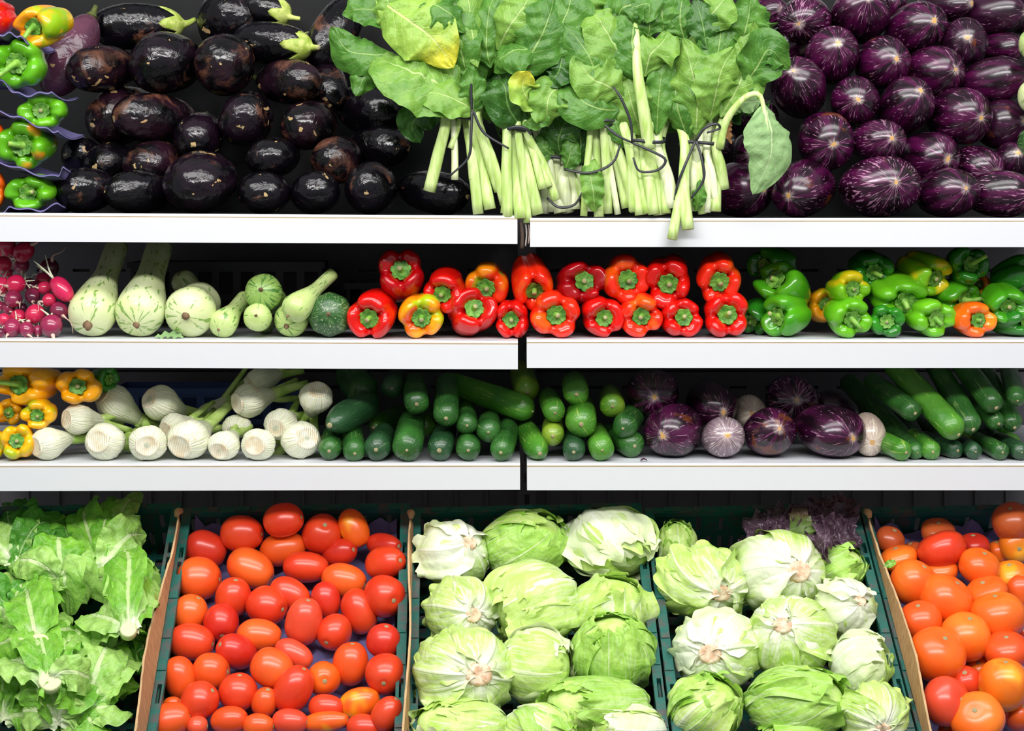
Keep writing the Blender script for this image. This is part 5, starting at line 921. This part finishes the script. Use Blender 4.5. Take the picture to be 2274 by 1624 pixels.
# ================================================================== chard bunches on the top shelf
def tie_loop(t, c, rx, ry, tails):
    n, m = 30, 4; V = np.zeros((n, m, 3)); c = np.asarray(c)
    for i in range(n):
        a = 2*PI*i/n
        for j, (dr, dz) in enumerate(((0, -.003), (.0012, -.003), (.0012, .003), (0, .003))): V[i, j] = c+np.array([(rx+dr)*math.cos(a), (ry+dr)*math.sin(a), dz+0.004*math.sin(a*2+c[0]*9)+0.1*rx*math.cos(a)])
    F = [(i*m+j, i*m+(j+1) % m, ((i+1) % n)*m+(j+1) % m, ((i+1) % n)*m+j) for i in range(n) for j in range(m)]
    o = mk('tie', V, F, M['tie'], t)
    for pts in tails: mk('tie_tail', *tube(pts, [0.0022, 0.0026, 0.0018], 20, 6, 0.35), M['tie'], o)
def bunch(label, tie, Yt, rx, stalks, leaves, fill, tails, seed):
    """stalks: (tie-side px, end px, end py, width); leaves: ([(px,py,Y)...], width, kind); fill: number of leaves behind"""
    r2 = np.random.default_rng(seed); T0 = P(tie[0], tie[1], Yt); t = thing('chard_bunch', label, 'chard', 'tied chard bunches on the top shelf', T0); q = lambda px, py, Y: P(px, py, Y)-T0; s = S(Yt)
    for k, (tx, ex, ey, w, pale) in enumerate(stalks):
        Ye = Yt-0.015+0.012*r2.random() if ey < 500 else -0.022-0.006*r2.random(); yy = Yt-0.016+0.03*(k % 3)/2; up = (tx+(tx-tie[0])*0.6, tie[1]-70)
        pts = [q(ex, ey, Ye), q(ex*0.55+tx*0.45+r2.normal()*2, ey*0.5+tie[1]*0.5, (Yt-0.012+0.01*(k % 2)) if ey < 500 else -0.012), q(tx, tie[1], yy), q(up[0], up[1], yy+0.02)]
        V, F = tube(pts, [w*s*0.52, w*s*0.50, w*s*0.42, w*s*0.34], 14, 9, 0.7); mk('stalk', V, F, [M['stalk_w' if pale else 'stalk'], M['cut']], t, mi=[0]*(len(F)-18)+[1]*9+[0]*9)
    for k, (pts, w, mt, kw) in enumerate(leaves):
        P3 = [q(*p) for p in pts]; nrm = unit(np.array([r2.normal()*0.25, -1, 0.25+r2.normal()*0.2])); mkleaf('leaf', LM[mt], t, P3, nrm, w*S(pts[0][2]), seed*50+k, **{**dict(ruf=0.17, nruf=4, curl=float(np.clip(r2.normal()*0.15, -.25, .25)), cup=r2.uniform(-0.45, 0.2), shape=(0.95, 0.7), base=0.06, nu=34, nv=17, jag=0.06, roll=r2.normal()*0.4, pucker=0.06, crum=0.03, fold=r2.uniform(-0.25, 0.1), rib=0.015), **kw})
    for k in range(fill):
        f = (k+0.5)/fill; a = math.radians(150-120*f+r2.normal()*10); L = r2.uniform(170, 330); ex, ey = tie[0]+math.cos(a)*L*0.8, tie[1]-math.sin(a)*L; Y0 = Yt+0.03+0.03*r2.random()
        bx, by = tie[0]+math.cos(a)*40, tie[1]-math.sin(a)*50
        pts = [q(bx, by, Y0), q((bx+ex)/2+r2.normal()*12, (by+ey)/2-10, Y0+0.01), q(ex, ey, Y0+0.05+0.04*r2.random())]
        mkleaf('leaf', LM[('chard', 'chard_d', 'chard_l', 'chard')[k % 4]], t, pts, unit(np.array([r2.normal()*0.5, -1, 0.2+r2.normal()*0.4])), r2.uniform(90, 150)*s, seed*70+k, ruf=r2.uniform(0.14, 0.26), nruf=r2.integers(3, 6), curl=float(np.clip(r2.normal()*0.2, -.3, .3)), cup=r2.uniform(-0.5, 0.3), shape=(0.9, 0.65), base=0.08, nu=30, nv=15, jag=0.07, roll=r2.normal()*0.7, pucker=0.06, crum=0.035, fold=r2.uniform(-0.4, 0.2), rib=0.015)
    tie_loop(t, np.zeros(3), rx*s, 0.024, [[q(*p) for p in tl] for tl in tails])
Z = {}
big = dict(ruf=0.12, nruf=3, cup=-0.18)
bunch('chard bunch with yellow-tipped leaf, beside black eggplants', (1024, 262), .02, 42, [(990, 953, 425, 27, 0), (1020, 1000, 330, 14, 0), (1040, 1062, 475, 24, 0), (1050, 1088, 465, 26, 0), (1062, 1120, 455, 20, 0), (1035, 1052, 400, 22, 0), (1058, 1108, 425, 22, 0), (1005, 1010, 400, 16, 1)],
 [([(1050, 250, .01), (980, 190, -.01), (900, 150, -.015), (825, 110, .01)], 190, 'chard_l', dict(ruf=.10, nruf=3, cup=-.15)), ([(835, -5, .03), (900, 40, -.01), (960, 85, -.02), (1008, 150, -.01)], 150, 'chard_y', big), ([(875, 120, .03), (820, 120, .02), (770, 110, .02), (738, 60, .03)], 100, 'chard', dict(ruf=.12, nruf=2)), ([(850, 130, .03), (815, 160, .02), (790, 214, .02)], 75, 'chard', Z), ([(960, 60, .03), (880, 30, .03), (800, 20, .04), (760, 30, .05)], 80, 'chard', dict(ruf=.2, nruf=4)), ([(1040, 180, .02), (1020, 100, .01), (985, 20, .02), (960, -40, .03)], 110, 'chard', dict(ruf=.15)), ([(1060, 150, .015), (1050, 80, .01), (1040, 0, .02), (1020, -60, .04)], 90, 'chard_l', dict(ruf=.15)), ([(1020, 255, .03), (960, 245, .025), (915, 275, .03), (935, 320, .04)], 80, 'chard_d', dict(ruf=.2)), ([(1055, 250, .0), (1020, 225, -.02), (960, 205, -.025), (905, 215, -.015)], 90, 'chard_l', dict(ruf=.18, nruf=4)), ([(900, 60, .02), (870, 20, .01), (850, -30, .02)], 90, 'chard_l', Z), ([(920, 20, .0), (960, 10, -.01), (1000, 30, -.015), (1035, 70, 0)], 100, 'chard', dict(ruf=.2, nruf=4)), ([(1050, 255, .0), (1052, 200, -.01), (1035, 150, -.01)], 70, 'chard', Z)], 9,
 [[(1048, 243, -.012), (1046, 210, -.014), (1047, 185, -.016)], [(1048, 245, -.012), (1046, 300, -.016), (1040, 350, -.014), (1000, 390, -.01)], [(1050, 245, -.012), (1075, 295, -.012), (1130, 330, -.01)]], 21)
bunch('chard bunch with short thick stalks above the shelf gap', (1146, 288), .02, 36, [(1125, 1128, 482, 24, 0), (1140, 1155, 486, 26, 0), (1155, 1195, 476, 26, 0), (1168, 1235, 445, 20, 0), (1172, 1205, 420, 18, 0), (1132, 1120, 474, 18, 0), (1150, 1172, 495, 20, 0), (1160, 1220, 415, 16, 0)],
 [([(1105, 110, .02), (1130, 60, -.01), (1165, 10, -.01), (1190, -50, .02)], 105, 'chard_l', big), ([(1140, 170, .0), (1185, 110, -.015), (1215, 50, -.015), (1240, -30, .01)], 130, 'chard', big), ([(1180, 150, .02), (1225, 90, .0), (1262, 20, .0), (1270, -40, .02)], 130, 'chard', big), ([(1195, 110, .0), (1150, 110, -.02), (1110, 130, -.02), (1095, 160, .0)], 100, 'chard', dict(ruf=.14)), ([(1160, 285, .01), (1130, 240, -.01), (1120, 190, -.01), (1105, 170, 0)], 110, 'chard_d', dict(ruf=.12)), ([(1190, 240, .0), (1170, 215, -.02), (1160, 190, -.025), (1172, 160, -.02)], 80, 'chard_y', dict(ruf=.2)), ([(1265, 190, .01), (1225, 205, -.015), (1215, 245, -.02), (1225, 285, -.01)], 90, 'chard_l', dict(ruf=.2)), ([(1160, 280, .0), (1190, 255, -.01), (1210, 225, -.005)], 60, 'chard', Z), ([(1090, 150, .03), (1080, 100, .02), (1085, 30, .02), (1100, -30, .04)], 90, 'chard', Z), ([(1250, 120, .0), (1240, 160, -.01), (1215, 190, 0)], 70, 'chard_d', dict(ruf=.25))], 8, [[(1130, 290, -.012), (1140, 282, -.014), (1165, 284, -.012), (1180, 300, -.008)]], 22)
bunch('pale thick-stalked chard bunch half hidden in the middle', (1235, 350), .06, 42, [(1215, 1225, 470, 30, 1), (1232, 1245, 474, 30, 1), (1248, 1262, 472, 28, 1), (1262, 1278, 466, 22, 1), (1205, 1208, 474, 24, 1), (1270, 1296, 440, 22, 0), (1280, 1310, 470, 22, 1)],
 [([(1245, 345, .05), (1240, 310, .03), (1255, 270, .03), (1270, 230, .04)], 90, 'chard_d', dict(ruf=.2)), ([(1285, 370, .04), (1290, 320, .03), (1285, 270, .03), (1280, 220, .05)], 80, 'chard_d', dict(ruf=.2)), ([(1230, 345, .04), (1210, 330, .03), (1195, 300, .04)], 50, 'chard', Z), ([(1255, 380, .03), (1265, 345, .02), (1270, 300, .03)], 50, 'chard', Z)], 7, [[(1215, 440, .02), (1240, 460, .01), (1275, 455, .01), (1295, 425, .02)]], 23)
bunch('chard bunch with long tie ends, left of the tallest stalk', (1338, 275), .02, 36, [(1310, 1296, 480, 16, 0), (1322, 1330, 482, 22, 0), (1335, 1372, 476, 14, 1), (1345, 1392, 462, 24, 0), (1352, 1410, 470, 24, 0), (1328, 1310, 470, 24, 1), (1340, 1350, 474, 22, 0)],
 [([(1345, 250, .0), (1330, 180, -.02), (1300, 110, -.02), (1252, 55, 0)], 115, 'chard', dict(ruf=.14)), ([(1385, 215, .0), (1350, 190, -.02), (1310, 170, -.025), (1275, 120, -.01)], 110, 'chard_l', dict(ruf=.16)), ([(1375, 245, .0), (1330, 240, -.02), (1285, 215, -.02), (1265, 150, .0)], 110, 'chard', dict(ruf=.12)), ([(1400, 180, .01), (1370, 110, -.01), (1335, 50, -.01), (1310, 15, .0)], 120, 'chard_l', big), ([(1360, 60, .02), (1380, 20, .0), (1420, 0, .0), (1440, -40, .02)], 110, 'chard', big), ([(1290, 60, .02), (1300, 0, .01), (1310, -60, .03)], 110, 'chard_l', Z), ([(1395, 330, .01), (1370, 280, .0), (1362, 240, .01)], 50, 'chard', dict(ruf=.2)), ([(1320, 470, .0), (1318, 430, -.015), (1312, 390, -.01), (1322, 350, .0)], 55, 'chard_l', dict(ruf=.3, nruf=5))], 8,
 [[(1325, 262, -.01), (1370, 300, -.016), (1404, 317, -.012)], [(1310, 282, -.01), (1340, 268, -.016), (1365, 268, -.01)], [(1252, 376, .0), (1310, 384, -.012), (1360, 362, -.012), (1378, 320, -.01)]], 24)
bunch('chard bunch with the tallest thick pale stalk', (1432, 315), .015, 46, [(1392, 1420, 478, 20, 0), (1405, 1440, 474, 24, 0), (1420, 1452, 476, 26, 0), (1440, 1465, 478, 28, 0), (1455, 1495, 462, 28, 1), (1468, 1488, 440, 22, 0), (1398, 1405, 470, 18, 0), (1462, 1480, 474, 20, 0)],
 [([(1418, 180, .0), (1405, 110, -.01), (1408, 50, .0), (1420, -20, .02)], 130, 'chard', big), ([(1432, 170, .0), (1445, 120, -.015), (1470, 95, -.015), (1485, 70, 0)], 100, 'chard_l', dict(ruf=.2)), ([(1425, 300, .02), (1405, 240, .0), (1395, 200, .0), (1375, 150, .01)], 90, 'chard_l', dict(ruf=.16)), ([(1458, 300, .01), (1462, 230, .0), (1468, 170, .0), (1478, 110, .01)], 70, 'chard', dict(ruf=.2)), ([(1440, 80, .01), (1445, 40, .0), (1450, -20, .02)], 80, 'chard', Z), ([(1475, 80, .01), (1470, 20, .0), (1475, -50, .02)], 80, 'chard', Z), ([(1385, 50, .02), (1400, 20, .0), (1440, 10, -.01), (1440, 50, -.015)], 80, 'chard', dict(ruf=.15))], 7,
 [[(1404, 317, -.016), (1445, 335, -.018), (1478, 355, -.016), (1460, 378, -.014), (1420, 380, -.014), (1406, 350, -.014)], [(1404, 315, -.016), (1400, 270, -.018), (1380, 220, -.02), (1362, 193, -.018)]], 25)
t5 = bpy.data.objects
big_st = P(1428, 330, .0)
bunch('slim-stalked chard bunch hanging over the shelf edge', (1556, 318), .02, 48, [(1520, 1528, 510, 26, 0), (1530, 1492, 532, 22, 0), (1540, 1545, 468, 20, 1), (1555, 1535, 415, 18, 1), (1565, 1590, 450, 18, 1), (1578, 1585, 470, 18, 0), (1590, 1608, 420, 24, 0), (1594, 1590, 470, 22, 0), (1548, 1560, 475, 20, 0), (1526, 1515, 460, 16, 0), (1572, 1570, 472, 16, 1)],
 [([(1545, 300, .0), (1548, 220, -.02), (1535, 150, -.02), (1520, 90, .0)], 110, 'chard_l', dict(ruf=.14)), ([(1575, 270, .0), (1590, 210, -.02), (1600, 160, -.02), (1620, 115, 0)], 110, 'chard_l', dict(ruf=.12)), ([(1530, 310, .01), (1510, 260, -.005), (1500, 200, .0), (1505, 130, .02)], 90, 'chard', dict(ruf=.16)), ([(1560, 280, .01), (1580, 180, .0), (1600, 80, .0), (1600, 0, .02)], 110, 'chard', dict(ruf=.15)), ([(1600, 260, .01), (1640, 190, .0), (1660, 130, .0), (1670, 60, .02)], 120, 'chard_l', dict(ruf=.14)), ([(1640, 210, .01), (1680, 150, -.01), (1710, 110, -.01), (1755, 155, .0)], 100, 'chard', dict(ruf=.25, nruf=4, jag=.15)), ([(1520, 90, .01), (1510, 40, .0), (1520, -30, .02)], 100, 'chard', Z), ([(1560, 60, .01), (1590, 20, -.01), (1620, -20, .0)], 100, 'chard_l', big), ([(1640, 100, .01), (1660, 50, .0), (1665, -20, .02)], 100, 'chard', Z), ([(1570, 110, .0), (1560, 50, -.005), (1545, 0, .01)], 70, 'chard_d', Z), ([(1697, 232, -.02), (1712, 285, -.045), (1710, 350, -.05), (1672, 432, -.035)], 115, 'chard_p', dict(ruf=.07, nruf=2, cup=-.15)), ([(1690, 225, .0), (1670, 225, -.01), (1640, 232, .0), (1625, 250, .01)], 50, 'chard_p', Z), ([(1690, 110, .02), (1680, 60, .01), (1670, 0, .02)], 100, 'chard', dict(ruf=.2, jag=.1)), ([(1545, 470, .0), (1550, 440, -.015), (1555, 400, -.01)], 36, 'chard', dict(ruf=.3))], 10,
 [[(1545, 312, -.012), (1520, 370, -.02), (1505, 410, -.018), (1498, 445, -.014)], [(1546, 312, -.012), (1560, 360, -.018), (1562, 400, -.018), (1535, 440, -.016)], [(1546, 312, -.012), (1565, 285, -.018), (1590, 275, -.018), (1598, 285, -.014), (1570, 295, -.014)]], 26)
chb = [o for o in bpy.data.objects if o.name.startswith('chard_bunch')]
def extra_stalk(bi, pts, w):
    t = chb[bi]; T0 = np.array(t.location); mk('stalk', *tube([P(*p)-T0 for p in pts], [x*S(0) for x in w], 20, 9, 0.8), M['stalk'], t)
extra_stalk(4, [(1442, 330, .0), (1430, 250, -.01), (1416, 160, -.012), (1412, 50, .005)], [15, 14, 12, 7])
extra_stalk(5, [(1598, 330, .0), (1612, 270, -.01), (1650, 220, -.02), (1685, 210, -.025), (1698, 250, -.03), (1706, 290, -.046)], [10, 9, 7, 6, 4.5, 2])
M['dry_leaf'] = mat_leaf('dry_brown_leaf', '#6b4a2c', '#8a6238', '#a0784a', 0, transl=0.1, rough=0.8)
T0 = np.array(chb[5].location); mkleaf('dry_leaf', M['dry_leaf'], chb[5], [P(1622, 255, .0)-T0, P(1614, 285, -.005)-T0, P(1624, 320, .0)-T0], (0.2, -1, 0.1), 22*S(0), 555, ruf=0.4, nruf=5)
# ---- small scraps on the shelves
for k, (px, py, Y, w, col, lb) in enumerate([(376, 750, .03, 40, 'chard_p', 'grey-green leaf scrap on the shelf below the pale marrows'), (1430, 1020, .02, 10, 'red', 'tiny dark leaf scrap beside the first striped eggplant')]):
    c = P(px, py, Y); c[2] = deck_z(2 if py < 800 else 3, c[0])+.002; V, F, uv = leaf([c+np.array([-w*S(0)/2*1.6, 0, 0]), c+np.array([0, .004, .003]), c+np.array([w*S(0)/2*1.6, .002, 0])], (0, -.3, 1), w*S(0)*.8, 40+k, ruf=.2, nruf=4); tag(mk('leaf_scrap', V, F, LM[col], uv=uv), lb, 'leaf')
c = PC(1976, 1256, .034); V, F, uv = leaf([c+np.array([-.011, 0, -.004]), c+np.array([0, -.004, .004]), c+np.array([.012, 0, .006])], (0, -1, .4), .014, 47, ruf=.3, nruf=4); tag(mk('leaf_scrap', V, F, LM['loose'], uv=uv), 'small green lettuce scrap lying on a round orange tomato', 'leaf')
bpy.context.view_layer.update()
